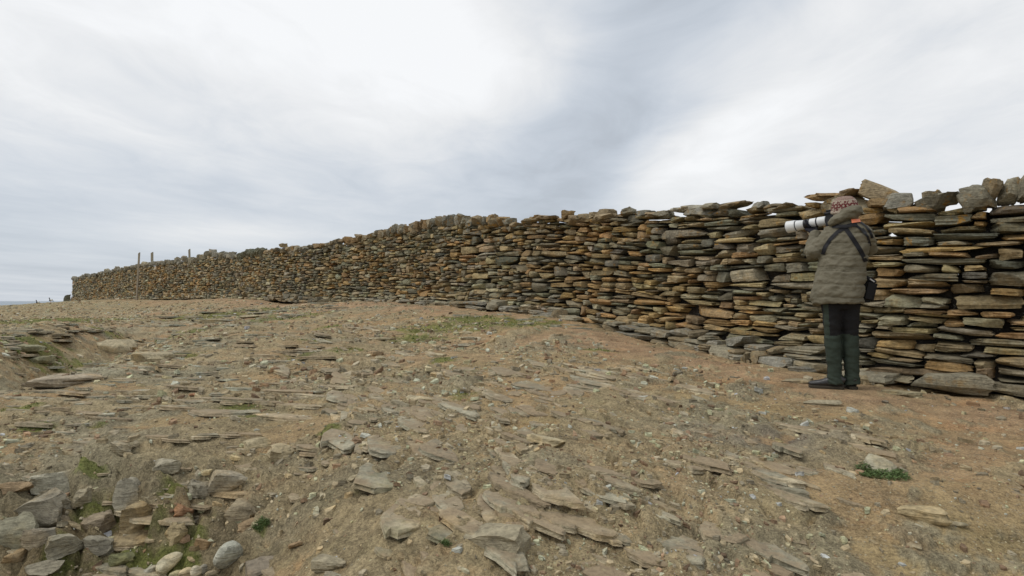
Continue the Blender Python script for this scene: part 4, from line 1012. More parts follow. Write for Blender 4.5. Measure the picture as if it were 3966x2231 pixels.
# ------------------------------------------------------------------ weeds and moss tufts
M_LEAF = simple_mat('green_weed_leaf', (0.085, 0.13, 0.035), 0.6, 0.35, 60, spec=0.3)
def tuft(px, py, rpx, hpx, n, name, label, cat, leaf=0.02, col=None, ry=0.6):
    p = gpt(px, py); d = p[1]; Rr = rpx * d / FPX; Hh = hpx * d / FPX; r = np.random.RandomState(int(px * 3 + py))
    t = r.uniform(0, 2 * math.pi, n); q = np.sqrt(r.rand(n)) * Rr
    x_ = np.cos(t) * q; y_ = np.sin(t) * q * ry; zg = ground(p[0] + x_, p[1] + y_)[0] - p[2]
    V = []; F = []
    for i in range(n):
        hh = Hh * r.uniform(0.1, 1) * (1 - 0.6 * q[i] / Rr); a = r.uniform(0, 6.28); l = leaf * r.uniform(0.5, 1.1); w = l * r.uniform(0.25, 0.5)
        u = np.array([math.cos(a), math.sin(a), r.uniform(-0.1, 0.8)]); vv_ = np.array([-math.sin(a), math.cos(a), r.uniform(-.3, .3)])
        c0 = np.array([x_[i], y_[i], zg[i] + hh]); k = len(V)
        V += [c0, c0 + u * l * 0.5 + vv_ * w * 0.5, c0 + u * l - np.array([0, 0, l * 0.2]), c0 + u * l * 0.5 - vv_ * w * 0.5]; F.append([k, k + 1, k + 2, k + 3])
        if hh > leaf * 0.4:   # stem
            b0 = c0 - np.array([0, 0, hh]); k = len(V); V += [b0, b0 + [0.0012, 0, 0], c0 + [0.0012, 0, 0], c0]; F.append([k, k + 1, k + 2, k + 3])
    me = mesh_np(name, np.array(V), np.array(F), M_LEAF if col is None else col, False)
    o = link(name, me, label=label, cat=cat); o.location = p; return o
tuft(882, 475, 23, 5, 1300, 'weed_clump', 'clump of small bright green weed leaves around the grey slate', 'plant', 0.022, ry=1.15)
tuft(261, 530, 8, 5, 260, 'weed_tuft', 'small bright green tuft growing from red soil above the pebbles', 'plant', 0.018)
tuft(840, 379, 12, 4, 200, 'grass_tuft', 'green tuft growing in the gap of the stones beside the boots', 'plant', 0.03)
tuft(870, 377, 12, 3, 220, 'grass_tuft', 'green tuft at the wall foot just right of the squared block', 'plant', 0.03)
tuft(446, 544, 6, 3, 120, 'weed_tuft', 'tiny weed left of the largest bedrock block', 'plant', 0.014)
M_MOSS = simple_mat('moss', (0.085, 0.125, 0.03), 0.9, 0.4, 30, spec=0.1)
# low moss and grass over the mossy patches: uncountable
r = np.random.RandomState(91); n = 60000
a = r.uniform(-0.72, 0.5, n); rr = np.exp(r.uniform(math.log(2.5), math.log(32), n)); x = rr * np.sin(a); y = rr * np.cos(a)
ja = np.interp(a, ang, np.arange(na)).round().astype(int) % na; jr = np.interp(rr, rad, np.arange(nr)).round().astype(int)
mm = mossn[ja * nr + jr]; kp = (r.rand(n) < (mm - 0.25) * 1.2); x, y, rr = x[kp], y[kp], rr[kp]; n = len(x)
z = ground(x, y)[0]; s = np.clip(rr / FPX * r.uniform(1.2, 3.2, n), 0.008, 0.05); az = r.uniform(0, 6.28, n)
V = np.stack([np.column_stack([x - np.cos(az) * s * .3, y - np.sin(az) * s * .3, z - 0.004]), np.column_stack([x + np.cos(az) * s * .3, y + np.sin(az) * s * .3, z - 0.004]),
              np.column_stack([x + r.normal(0, .4, n) * s, y + r.normal(0, .4, n) * s, z + s * r.uniform(.25, .8, n)])], 1).reshape(-1, 3)
me = mesh_np('moss_and_grass', V, np.arange(3 * n).reshape(-1, 3), M_MOSS, False)
link('moss_and_grass', me, label='short green moss and grass in patches over soil and ledges', cat='moss', kind='stuff')

# ------------------------------------------------------------------ three posts by the far wall
m, nb, bs = new_mat('weathered_wood')
pos = N(nb.t, 'ShaderNodeTexCoord').outputs['Object']; x_, y_, z_ = nb.sep(pos)
g = nb.noise(nb.comb(nb.m('MULTIPLY', x_, 30), nb.m('MULTIPLY', y_, 30), nb.m('MULTIPLY', z_, 1.5)), 2.0, 5, 0.6)
nb.lk(nb.mix(g, (0.17, 0.14, 0.10), (0.46, 0.40, 0.30)), bs.inputs['Base Color']); bs.inputs['Roughness'].default_value = 0.85; bump(nb, bs, g, 0.6, 0.01)
M_WOOD = m
def post(px, ptop, pbot, d, wpx, lean, label, foot_z=None):
    p = pix(px, pbot, d); zt = pix(px, ptop, d)[2]; zb = (foot_z if foot_z is not None else p[2]); h = zt - zb; w = wpx * d / FPX
    r = np.random.RandomState(int(px)); k = 9; V = []; 
    for i in range(k):
        t = i / (k - 1)
        for (a_, c_) in ((-1, -1), (1, -1), (1, 1), (-1, 1)):
            V.append([a_ * w / 2 * (1 - 0.05 * t) + r.normal(0, w * 0.02) + lean * h * t, c_ * w / 2 + r.normal(0, w * 0.02), h * t + (0.03 * (a_ + 1) if i == k - 1 else 0)])
    F = [[i * 4 + j, i * 4 + (j + 1) % 4, (i + 1) * 4 + (j + 1) % 4, (i + 1) * 4 + j] for i in range(k - 1) for j in range(4)] + [[(k - 1) * 4 + j for j in range(4)]] + [[3, 2, 1, 0]]
    me = mesh_np('wooden_post', np.array(V), np.array(F), M_WOOD, False)
    o = link('wooden_post', me, label=label, cat='post', group='wooden posts at the far wall'); o.location = (p[0], p[1], zb - 0.1)
post(136.6, 251.5, 299, 34.2, 1.5, 0.045, 'tall slightly leaning wooden post standing in front of the far wall')
post(152.8, 251.3, 275, 37.0, 1.8, -0.02, 'middle one of three posts, rising behind the wall top', foot_z=0.0)
post(191.5, 248, 272, 33.5, 1.5, -0.045, 'rightmost post leaning behind the wall top, shortest in view', foot_z=0.0)

# ------------------------------------------------------------------ people helpers: lofts, blobs, remesh
def loft(path, a, bb, ref=(0, 1, 0), n=16, ex=2.0):
    """closed tube through path with half widths a (along side) and bb; ref is the rough direction of the bb axis"""
    path = [Vector(p) for p in path]; V = []; F = []; m_ = len(path)
    for i, p in enumerate(path):
        t = (path[min(i + 1, m_ - 1)] - path[max(i - 1, 0)]).normalized(); rf = Vector(ref); B = (rf - t * rf.dot(t))
        if B.length < 1e-3: B = t.orthogonal()
        B.normalize(); A = B.cross(t)
        for k in range(n):
            c, s_ = math.cos(2 * math.pi * k / n), math.sin(2 * math.pi * k / n)
            c = math.copysign(abs(c) ** (2 / ex), c); s_ = math.copysign(abs(s_) ** (2 / ex), s_)
            V.append(p + A * (a[i] * c) + B * (bb[i] * s_))
    for i in range(m_ - 1):
        for k in range(n): F.append([i * n + k, i * n + (k + 1) % n, (i + 1) * n + (k + 1) % n, (i + 1) * n + k])
    F.append([k for k in range(n)][::-1]); F.append([(m_ - 1) * n + k for k in range(n)])
    return V, F
def blob(c, r_, rot=(0, 0, 0), n=14):
    V = []; F = []; M = Euler(rot).to_matrix(); c = Vector(c)
    for i in range(n + 1):
        th = math.pi * i / n
        for k in range(2 * n):
            ph = math.pi * k / n; V.append(c + M @ Vector((r_[0] * math.sin(th) * math.cos(ph), r_[1] * math.sin(th) * math.sin(ph), r_[2] * math.cos(th))))
    for i in range(n):
        for k in range(2 * n): F.append([i * 2 * n + k, (i + 1) * 2 * n + k, (i + 1) * 2 * n + (k + 1) % (2 * n), i * 2 * n + (k + 1) % (2 * n)])
    return V, F
def capsule(p, q, r1_, r2_, k=6, n=10):
    p, q = Vector(p), Vector(q); L = (q - p).length; t = (q - p) / L; P = []; A = []
    for i in range(4): 
        u = math.pi / 2 * i / 3.2; P.append(p - t * r1_ * math.cos(u)); A.append(max(1e-4, r1_ * math.sin(u)))
    P.append(p); A.append(r1_); P.append(q); A.append(r2_)
    for i in range(3, -1, -1):
        u = math.pi / 2 * i / 3.2; P.append(q + t * r2_ * math.cos(u)); A.append(max(1e-4, r2_ * math.sin(u)))
    return loft(P, A, A, ref=(0.3, 0.9, 0.1), n=n)
def remesh(parts, vox, name, smooth_it=0):
    V = []; F = []
    for v_, f_ in parts:
        k = len(V); V += [tuple(q) for q in v_]; F += [[i + k for i in g_] for g_ in f_]
    me = bpy.data.meshes.new('tmp'); me.from_pydata(V, [], F); me.update()
    bm = bmesh.new(); bm.from_mesh(me); bmesh.ops.recalc_face_normals(bm, faces=bm.faces[:]); bm.to_mesh(me); bm.free()
    o = bpy.data.objects.new('tmp', me); COL.objects.link(o)
    md = o.modifiers.new('r', 'REMESH'); md.mode = 'VOXEL'; md.voxel_size = vox; md.use_smooth_shade = True
    if smooth_it: ms = o.modifiers.new('s', 'SMOOTH'); ms.iterations = smooth_it; ms.factor = 0.5
    dg = bpy.context.evaluated_depsgraph_get(); dg.update()
    out = bpy.data.meshes.new_from_object(o.evaluated_get(dg)); out.name = name
    bpy.data.objects.remove(o); bpy.data.meshes.remove(me)
    out.polygons.foreach_set('use_smooth', np.ones(len(out.polygons), bool)); return out
def mesh_get(me):
    a = np.empty(len(me.vertices) * 3, np.float32); me.vertices.foreach_get('co', a); n_ = np.empty(len(me.vertices) * 3, np.float32)
    me.vertex_normals.foreach_get('vector', n_); return a.reshape(-1, 3).astype(float), n_.reshape(-1, 3).astype(float)
def mesh_put(me, V): me.vertices.foreach_set('co', np.ascontiguousarray(V, np.float32).ravel()); me.update()
def plain(name, parts, mat, parent, smooth=True, sharp=None, **kw):
    V = []; F = []
    for v_, f_ in parts:
        k = len(V); V += [tuple(q) for q in v_]; F += [[i + k for i in g_] for g_ in f_]
    me = bpy.data.meshes.new(name); me.from_pydata(V, [], F); me.update()
    bm = bmesh.new(); bm.from_mesh(me); bmesh.ops.recalc_face_normals(bm, faces=bm.faces[:]); bm.to_mesh(me); bm.free()
    me.polygons.foreach_set('use_smooth', np.full(len(me.polygons), smooth, bool))
    if sharp: me.set_sharp_from_angle(angle=sharp)
    me.materials.append(mat); return link(name, me, parent, **kw)

# ------------------------------------------------------------------ two oystercatcher-like birds on the skyline
M_BB = simple_mat('bird_black', (0.02, 0.02, 0.022), 0.6); M_BW = simple_mat('bird_white', (0.75, 0.75, 0.70), 0.6); M_BO = simple_mat('bird_bill', (0.6, 0.16, 0.03), 0.5)
def bird(px, d, sit, label, rz):
    best = None
    for yy in np.linspace(d - 6, d + 5, 40):
        xx = (px - 512) / FPX * yy; zz = gz(xx, yy); ang_ = zz / yy
        if best is None or ang_ > best[0]: best = (ang_, xx, yy, zz)
    _, X, Y, Z = best
    rt = empty('shore_bird', (X, Y, Z), rz, label=label, cat='bird', group='shore birds on the skyline'); rt.scale = (0.5, 0.5, 0.5)
    dz_ = -0.10 if sit else 0.0
    me = remesh([blob((0, 0, 0.24 + dz_), (0.20, 0.10, 0.105), (0, -0.45, 0)), loft([(-0.10, 0, 0.28 + dz_), (-0.14, 0, 0.38 + dz_), (-0.15, 0, 0.46 + dz_)], [.055, .04, .038], [.055, .04, .038]), blob((-0.165, 0, 0.48 + dz_), (0.06, 0.045, 0.045)),
                 loft([(0.12, 0, 0.18 + dz_), (0.30, 0, 0.10 + dz_)], [.05, .03], [.03, .01])], 0.014, 'body'); me.materials.append(M_BB); me.materials.append(M_BW)
    V_, _n = mesh_get(me); cen = np.array([p.center for p in me.polygons]); mi = ((cen[:, 0] > -0.03) & (cen[:, 2] > 0.16 + dz_) & (cen[:, 0] < 0.17)).astype(np.int32); me.polygons.foreach_set('material_index', mi)
    link('body', me, rt)
    plain('bill', [loft([(-0.21, 0, 0.48 + dz_), (-0.31, 0, 0.455 + dz_)], [.014, .004], [.014, .004], n=8)], M_BO, rt)
    for s_ in (-1, 1): plain('leg', [loft([(0.0, s_ * 0.035, 0.18 + dz_), (0.01, s_ * 0.035, 0.0)], [.012, .009], [.012, .009], n=6), loft([(0.01, s_ * .035, 0.008), (-0.07, s_ * .035, 0.004)], [.02, .012], [.006, .004], n=6)], M_BO, rt)
    for s_ in (-1, 1): plain('eye', [blob((-0.185, s_ * 0.043, 0.49 + dz_), (0.008, 0.004, 0.008), n=5)], M_BO, rt)
bird(51, 45, False, 'black and white bird standing upright on the skyline at the left', 0.3)
bird(38, 43, True, 'black and white bird sitting low at the far left end of the skyline', 0.5)
# dark slate propped against the end of the wall
xe, ye, txe, tye, zbe, zte = wpath(ULEN - 0.02)
P, F = stones(4, np.array([[0.45, 0.2, 0.75]]), 71, rough=0.12, rnd=(.1, .25), cuts=4, cut_lo=.5)
me = mesh_np('propped_slate', P[0], F, M_ROCK, True, np.tile([0.17, 0.17, 0.125], (P.shape[1], 1)), {'lichen': np.zeros(P.shape[1])}, R(30))
o = link('propped_slate', me, label='dark slab of slate propped against the far left end of the wall', cat='slab'); o.location = (xe + txe * 0.25, ye + tye * 0.25 - 0.3, zbe + 0.30); o.rotation_euler = (0.1, 0.12, 0.5)

# ------------------------------------------------------------------ the walker with the long lens, seen from behind
pf = FEET
PZ = gz(pf[0], pf[1])
RZ = -math.atan2(pf[0], pf[1])
PERSON = empty('person', (pf[0], pf[1], PZ), RZ, label='person in olive quilted jacket and dark green trousers aiming a long white lens', cat='person')
KX = 0.905
def X(v): return v * KX
m, nb, bs = new_mat('olive_quilted_cloth')
pos = N(nb.t, 'ShaderNodeTexCoord').outputs['Object']
n1 = nb.noise(pos, 6, 4, 0.6); n2 = nb.noise(pos, 220, 2, 0.5); n3 = nb.noise(nb.vm('MULTIPLY', pos, (9, 9, 12)), 1.0, 4, 0.6, dist=0.8)
c = nb.mix(nb.ss(n1, 0.3, 0.7), (0.132, 0.118, 0.080), (0.168, 0.150, 0.104)); nb.lk(c, bs.inputs['Base Color'])
bs.inputs['Roughness'].default_value = 0.75; bs.inputs['Specular IOR Level'].default_value = 0.3
bump(nb, bs, nb.m('ADD', nb.m('MULTIPLY', n3, 1.0), nb.m('MULTIPLY', n2, 0.05)), 0.55, 0.02)
M_JK = m
M_BLK = simple_mat('black_cloth', (0.013, 0.0125, 0.013), 0.85, 0.2, 40, 0.004); M_GRN = simple_mat('dark_green_cloth', (0.034, 0.046, 0.034), 0.85, 0.2, 30, 0.006)
M_STRAP = simple_mat('black_webbing', (0.008, 0.008, 0.010), 0.6, 0.15, 90); M_GLV = simple_mat('black_glove', (0.009, 0.009, 0.014), 0.75, 0.2, 80, 0.003)
M_SKIN = simple_mat('skin', (0.50, 0.30, 0.22), 0.55, 0.08, 30); M_WHT = simple_mat('white_lens_paint', (0.68, 0.69, 0.68), 0.4, 0.05, 20, spec=0.5)
M_RUB = simple_mat('black_rubber', (0.012, 0.012, 0.014), 0.5, 0.1, 40, spec=0.4); M_SHOE = simple_mat('black_shoe_leather', (0.014, 0.013, 0.012), 0.38, 0.3, 60, 0.004, spec=0.6)
M_SOLE = simple_mat('muddy_sole', (0.05, 0.042, 0.03), 0.9, 0.4, 50, 0.004); M_ORG = simple_mat('orange_tag', (0.85, 0.26, 0.13), 0.5, 0.05, 20); M_GLS = simple_mat('lens_glass', (0.01, 0.012, 0.02), 0.08, 0.0, 10, spec=0.8)

# jacket
zs = [0.755, 0.775, 0.85, 0.95, 1.05, 1.15, 1.25, 1.33, 1.39, 1.435, 1.47, 1.50]
xc = [0.0, 0.0, 0.002, 0.012, 0.03, 0.045, 0.058, 0.068, 0.075, 0.078, 0.078, 0.078]
aa = [0.196, 0.208, 0.208, 0.204, 0.196, 0.190, 0.188, 0.186, 0.172, 0.135, 0.095, 0.075]
bb_ = [0.165, 0.175, 0.175, 0.168, 0.158, 0.152, 0.148, 0.142, 0.128, 0.11, 0.09, 0.075]
yc = [0.0, 0.0, 0, 0.0, 0.005, 0.01, 0.012, 0.018, 0.028, 0.035, 0.04, 0.045]
torso = loft([(xc[i], yc[i], zs[i]) for i in range(len(zs))], aa, bb_, ref=(0.25, 1, 0), n=32, ex=2.35)
LSH, LEL, LWR = (-0.055, 0.015, 1.345), (-0.225, -0.015, 1.175), (-0.175, 0.125, 1.385)
def bend(*ps, n=5):
    out = []
    for i in range(len(ps) - 1):
        for t in np.linspace(0, 1, n, endpoint=False): out.append(tuple(np.array(ps[i]) * (1 - t) + np.array(ps[i + 1]) * t))
    out.append(ps[-1]); P = np.array(out)
    for _ in range(2): P[1:-1] = (P[:-2] + 2 * P[1:-1] + P[2:]) / 4
    return [tuple(q) for q in P]
def arm(sh, el, wr, w0=0.078, w1=0.068, w2=0.052):
    P = bend(sh, el, wr, n=7); k = len(P); a = [np.interp(i, [0, k // 2, k - 1], [w0, w1, w2]) for i in range(k)]
    for i in range(k): a[i] *= 1 + 0.045 * math.sin(i * 2.4)
    return loft(P, a, a, ref=(0.2, 0.5, 1), n=18)
RSH, REL, RWR = (0.215, 0.05, 1.335), (0.255, 0.20, 1.20), (0.06, 0.30, 1.44)
hem = loft([(0.0, 0.0, 0.745), (0.0, 0, 0.765)], [0.205, 0.212], [0.172, 0.18], ref=(0.25, 1, 0), n=32, ex=2.35)
flap = loft([(-0.175, -0.02, 0.735), (-0.185, 0.0, 0.82), (-0.165, 0.01, 0.95), (-0.14, 0.02, 1.08)], [0.035, 0.04, 0.03, 0.02], [0.10, 0.10, 0.09, 0.07], n=12)
jk = remesh([torso, arm(LSH, LEL, LWR), arm(RSH, REL, RWR), hem, flap, blob((-0.045, 0.02, 1.365), (0.085, 0.08, 0.07)), blob((0.20, 0.04, 1.345), (0.085, 0.09, 0.08))], 0.0085, 'jacket', 3)
V_, N_ = mesh_get(jk)
# quilting: horizontal seams pull the padding in
seams = np.array([0.80, 0.912, 1.028, 1.046, 1.064, 1.168, 1.272, 1.362])
body_w = sst(V_[:, 0], -0.20, -0.13) * (V_[:, 2] > 0.77)
wob = 0.006 * np.sin(V_[:, 0] * 14) + 0.004 * fbm(V_[:, 0] * 9, V_[:, 1] * 9, 2)
dz_ = np.abs(V_[:, 2:3] + wob[:, None] - seams).min(1)
disp = -0.0085 * np.exp(-(dz_ / 0.005) ** 2) + 0.003 * np.clip(dz_ / 0.05, 0, 1)
# sleeve rings
A_, B_, C_ = (np.array(q) for q in (LSH, LEL, LWR))
def seg(P, a, c):
    e = c - a; t = np.clip(((P - a) @ e) / (e @ e), 0, 1); return np.linalg.norm(P - a - t[:, None] * e, axis=1), t
d1, t1_ = seg(V_, A_, B_); d2_, t2_ = seg(V_, B_, C_)
on = ((np.minimum(d1, d2_) < 0.085) & (V_[:, 0] < -0.09))
tt = np.where(d1 < d2_, t1_ * 0.25, 0.25 + t2_ * 0.25); ring = np.abs((tt / 0.085) % 1.0 - 0.5)
disp = np.where(on, -0.008 * np.exp(-((0.5 - ring) / 0.10) ** 2) + 0.004 * ring, disp * body_w)
cr = fbm(V_[:, 0] * 16 + V_[:, 2] * 5, V_[:, 2] * 26 - V_[:, 0] * 6, 4) * 0.012 + fbm(V_[:, 0] * 6, V_[:, 2] * 9 + 4, 2) * 0.012
mesh_put(jk, V_ + N_ * (disp + cr)[:, None]); jk.materials.append(M_JK)
JK = link('jacket', jk, PERSON)
bvh = BVHTree.FromPolygons([tuple(v) for v in (V_ + N_ * (disp + cr)[:, None])], [tuple(p.vertices) for p in jk.polygons])

# hood lying round the neck, up to the hat
hood = remesh([blob((0.07, 0.005, 1.515), (0.135, 0.125, 0.055), (0.1, -0.30, 0)), blob((0.095, -0.03, 1.545), (0.105, 0.10, 0.050), (0.1, -0.32, 0)), blob((0.01, -0.02, 1.485), (0.095, 0.10, 0.05), (0, -0.45, 0)),
               blob((0.145, 0.0, 1.55), (0.06, 0.10, 0.045), (0, -0.2, 0)), loft([(0.075, 0.04, 1.42), (0.07, 0.04, 1.52)], [0.085, 0.10], [0.085, 0.10])], 0.0075, 'hood', 4)
V2, N2 = mesh_get(hood)
mesh_put(hood, V2 + N2 * (fbm(V2[:, 0] * 12 + V2[:, 2] * 8, V2[:, 2] * 30 - V2[:, 0] * 14, 3) * 0.011 + 0.004 * np.sin((V2[:, 2] + V2[:, 0] * 0.3) * 120) * 0.5)[:, None]); hood.materials.append(M_JK)
link('hood', hood, PERSON)

# head and neck: one continuous body with a face
HC = Vector((0.05, 0.045, 1.585)); HM = Euler((0.12, -0.16, R(52))).to_matrix()      # looks left and away, along the lens
def hp(x, y, z): return tuple(HC + HM @ Vector((x, y, z)))
er = tuple(HM.to_euler())
body = remesh([blob(HC, (0.072, 0.092, 0.105), er), blob(hp(0, 0.035, -0.055), (0.052, 0.058, 0.055), er), loft([hp(0, 0.085, 0.02), hp(0, 0.108, -0.015), hp(0, 0.10, -0.03)], [.008, .014, .010], [.010, .014, .008], n=10),
               blob(hp(-0.076, -0.005, -0.01), (0.010, 0.020, 0.032), er), blob(hp(0.076, -0.005, -0.01), (0.010, 0.020, 0.032), er), blob(hp(0, 0.088, -0.055), (0.024, 0.010, 0.008), er), blob(hp(0, 0.082, -0.085), (0.022, 0.016, 0.016), er),
               blob(hp(0, 0.082, 0.028), (0.05, 0.012, 0.009), er), loft([(0.075, 0.035, 1.36), (0.07, 0.035, 1.45), hp(0, -0.01, -0.06)], [.065, .055, .052], [.06, .055, .052], n=16), blob((0.072, 0.03, 1.33), (0.13, 0.09, 0.07))], 0.0055, 'body', 2)
body.materials.append(M_SKIN); link('body', body, PERSON)
for s_ in (-1, 1): plain('eye', [blob(hp(s_ * 0.031, 0.083, 0.012), (0.012, 0.008, 0.009), er, n=7)], M_GLS, PERSON)
# knitted hat in cream with dark red figures
m, nb, bs = new_mat('fair_isle_knit')
pos = N(nb.t, 'ShaderNodeTexCoord').outputs['Object']; hx, hy, hz = nb.sep(pos)
an = nb.m('ARCTAN2', hy, hx); u_ = nb.m('MULTIPLY', an, 9 / (2 * math.pi)); fu = nb.m('SUBTRACT', nb.m('FRACT', u_), 0.5)
def ringn(cx_, cz_, r0, w, sx=0.062):
    dx_ = nb.m('MULTIPLY', nb.m('SUBTRACT', fu, cx_), sx); dz__ = nb.m('SUBTRACT', hz, cz_); d = nb.m('SQRT', nb.m('ADD', nb.m('MULTIPLY', dx_, dx_), nb.m('MULTIPLY', dz__, dz__)))
    return nb.ss(nb.m('ABSOLUTE', nb.m('SUBTRACT', d, r0)), w, w * 0.6)
pat = nb.m('MAXIMUM', ringn(-0.22, 0.018, 0.014, 0.0075), ringn(0.22, 0.018, 0.012, 0.007))
pat = nb.m('MAXIMUM', pat, ringn(0.0, 0.046, 0.006, 0.005)); pat = nb.m('MAXIMUM', pat, ringn(0.0, -0.008, 0.006, 0.005)); pat = nb.m('MAXIMUM', pat, ringn(0.45, 0.040, 0.012, 0.004))
pat = nb.m('MAXIMUM', pat, ringn(-0.45, -0.012, 0.010, 0.004))
zg = nb.m('SINE', nb.m('MULTIPLY_ADD', u_, 22.0, nb.m('MULTIPLY', hz, 900))); top_ = nb.m('MULTIPLY', nb.ss(hz, 0.060, 0.064), nb.ss(zg, 0.0, 0.2))
pat = nb.m('MULTIPLY', nb.m('MAXIMUM', pat, top_), nb.ss(nb.noise(pos, 180, 1, 0.5), 0.30, 0.40))
kn = nb.m('MULTIPLY', nb.m('SINE', nb.m('MULTIPLY', hz, 1400)), nb.m('SINE', nb.m('MULTIPLY', an, 90)))
nb.lk(nb.mix(pat, (0.40, 0.33, 0.26), (0.13, 0.018, 0.022)), bs.inputs['Base Color']); bs.inputs['Roughness'].default_value = 0.95; bump(nb, bs, kn, 0.5, 0.003)
P = []; A = []
for i in range(15):
    t = i / 14; ph = t * math.pi / 2; P.append((0, 0, -0.035 + 0.125 * math.sin(ph))); A.append(0.098 * max(0.02, math.cos(ph)) ** 0.62)
hatm = loft(P, A, [a_ * 1.12 for a_ in A], ref=(0, 1, 0), n=40)
hat = plain('knitted_hat', [hatm, loft([(0, 0, -0.045), (0, 0, -0.035), (0, 0, -0.02)], [.097, .102, .099], [.108, .113, .110], n=40)], m, PERSON)
hat.location = HC + HM @ Vector((0, -0.012, 0.012)); hat.rotation_euler = HM.to_euler()
hat.rotation_euler.rotate_axis('X', -0.05); hat.scale = (1.08, 1.08, 1.1)

# trousers
def leg(hx, kx, ax, hy=0.0, ky=-0.005, ay=0.0):
    P = [(hx, hy, 0.86), (hx, hy, 0.76), ((hx + kx) / 2, hy, 0.62), (kx, ky, 0.48), ((kx * .6 + ax * .4), ky, 0.33), (ax, ay, 0.17), (ax, ay + 0.0, 0.10), (ax + 0.004, ay + 0.004, 0.045)]
    return loft(P, [.092, .090, .080, .066, .067, .061, .063, .066], [.115, .112, .10, .082, .080, .070, .074, .080], n=24, ex=2.2)
tr = remesh([leg(-0.050, -0.047, -0.034, 0.0), leg(0.085, 0.094, 0.103, 0.05, 0.05, 0.055), loft([(0.018, 0.02, 0.70), (0.02, 0.02, 0.80), (0.02, 0.02, 0.95)], [.13, .155, .15], [.115, .13, .12], n=28)], 0.008, 'trousers', 3)
V3, N3 = mesh_get(tr)
fold = fbm(V3[:, 0] * 9 + V3[:, 2] * 4, V3[:, 2] * 17, 3) * 0.010 + 0.016 * fbm(V3[:, 0] * 7 + 3, V3[:, 2] * 26 + V3[:, 0] * 12, 3) * sst(V3[:, 2], 0.26, 0.08) + 0.010 * fbm(V3[:, 0] * 7 + 3, V3[:, 2] * 28, 2) * np.exp(-((V3[:, 2] - 0.46) / 0.05) ** 2)
mesh_put(tr, V3 + N3 * fold[:, None]); tr.materials.append(M_GRN); tr.materials.append(M_BLK)
cen = np.array([p.center for p in tr.polygons])
blk = (cen[:, 2] > 0.475 + 0.01 * np.sin(cen[:, 0] * 30)) & ~((np.abs(cen[:, 0] + 0.095 + 0.03 * (cen[:, 2] - 0.6)) < 0.022) & (cen[:, 1] < 0.03) & (cen[:, 2] < 0.85))
blk |= (cen[:, 0] < -0.088) & (cen[:, 1] > -0.03) & (cen[:, 2] < 0.48)
tr.polygons.foreach_set('material_index', blk.astype(np.int32)); link('trousers', tr, PERSON)

# shoes
def shoe(hx, hy, dx_, dy_, z0=0.0):
    L = math.hypot(dx_, dy_); dx_, dy_ = dx_ / L, dy_ / L
    def q(t, s_, z_): return (hx + dx_ * t - dy_ * s_, hy + dy_ * t + dx_ * s_, z_ + z0)
    rt = empty('shoe', (0, 0, 0)); rt.parent = PERSON
    ts = [-0.045, -0.03, 0.02, 0.08, 0.14, 0.19, 0.225, 0.24]; wd = [.018, .034, .037, .040, .047, .046, .034, .012]; ht = [.085, .105, .105, .088, .066, .056, .045, .032]
    up = remesh([loft([q(t, 0, h / 2 + 0.012) for t, h in zip(ts, ht)], wd, [h / 2 for h in ht], ref=(0, 0, 1), n=18, ex=2.3), blob(q(0.0, 0, 0.10), (.045, .042, .035))], 0.006, 'upper', 2)
    up.materials.append(M_SHOE); link('upper', up, rt)
    sl = loft([q(t, 0, 0.013) for t in ts], [w + 0.005 for w in wd], [.015] * 8, ref=(0, 0, 1), n=14, ex=4); plain('sole', [sl], M_SOLE, rt, sharp=R(40))
    lc = []
    for t in (0.075, 0.095, 0.115, 0.135): lc.append(loft([q(t, -0.028, 0.085 - (t - .075) * .35), q(t, 0, 0.100 - (t - .075) * .38), q(t, 0.028, 0.085 - (t - .075) * .35)], [.003] * 3, [.003] * 3, ref=(0, 0, 1), n=6))
    plain('laces', lc, M_BLK, rt)
shoe(-0.005, -0.01, -0.95, 0.10); shoe(0.105, 0.045, -0.40, 0.92)

# ---- camera with the long white lens (held, so a thing of its own)
CAMERA = empty('long_lens_camera', PERSON.location, RZ, label='long white telephoto lens with black bands on a camera held up to the eye', cat='camera')
REAR = Vector((-0.060, 0.165, 1.505)); FRONT = Vector((-0.388, 0.300, 1.474)); ax_ = (FRONT - REAR).normalized(); LEN = (FRONT - REAR).length
def ringL(t0, t1, r0, r1_, mat, name, n=36, cap=True):
    P = [REAR + ax_ * LEN * t for t in (t0, t0 + 0.004, t1 - 0.004, t1)]
    return plain(name, [loft(P, [r0 * .97, r0, r1_, r1_ * .97], [r0 * .97, r0, r1_, r1_ * .97], ref=(0, 0, 1), n=n)], mat, CAMERA, sharp=R(35))
ringL(0.0, 0.09, .041, .041, M_RUB, 'lens_mount'); ringL(0.09, 0.30, .041, .043, M_WHT, 'rear_barrel'); ringL(0.30, 0.335, .0435, .0435, M_RUB, 'focus_band'); ringL(0.335, 0.50, .0415, .042, M_WHT, 'middle_barrel')
ringL(0.50, 0.66, .0425, .0425, M_RUB, 'zoom_ring'); ringL(0.66, 0.86, .0405, .048, M_WHT, 'front_barrel'); ringL(0.86, 0.885, .0465, .0465, M_RUB, 'hood_band'); ringL(0.885, 1.12, .053, .0565, M_WHT, 'lens_hood'); ringL(1.118, 1.13, .055, .055, M_RUB, 'hood_rim')
ringL(1.10, 1.134, .048, .048, M_GLS, 'front_glass')
fw = Vector((0, 0, 1)); sideV = ax_.cross(fw).normalized(); upV = sideV.cross(ax_).normalized()
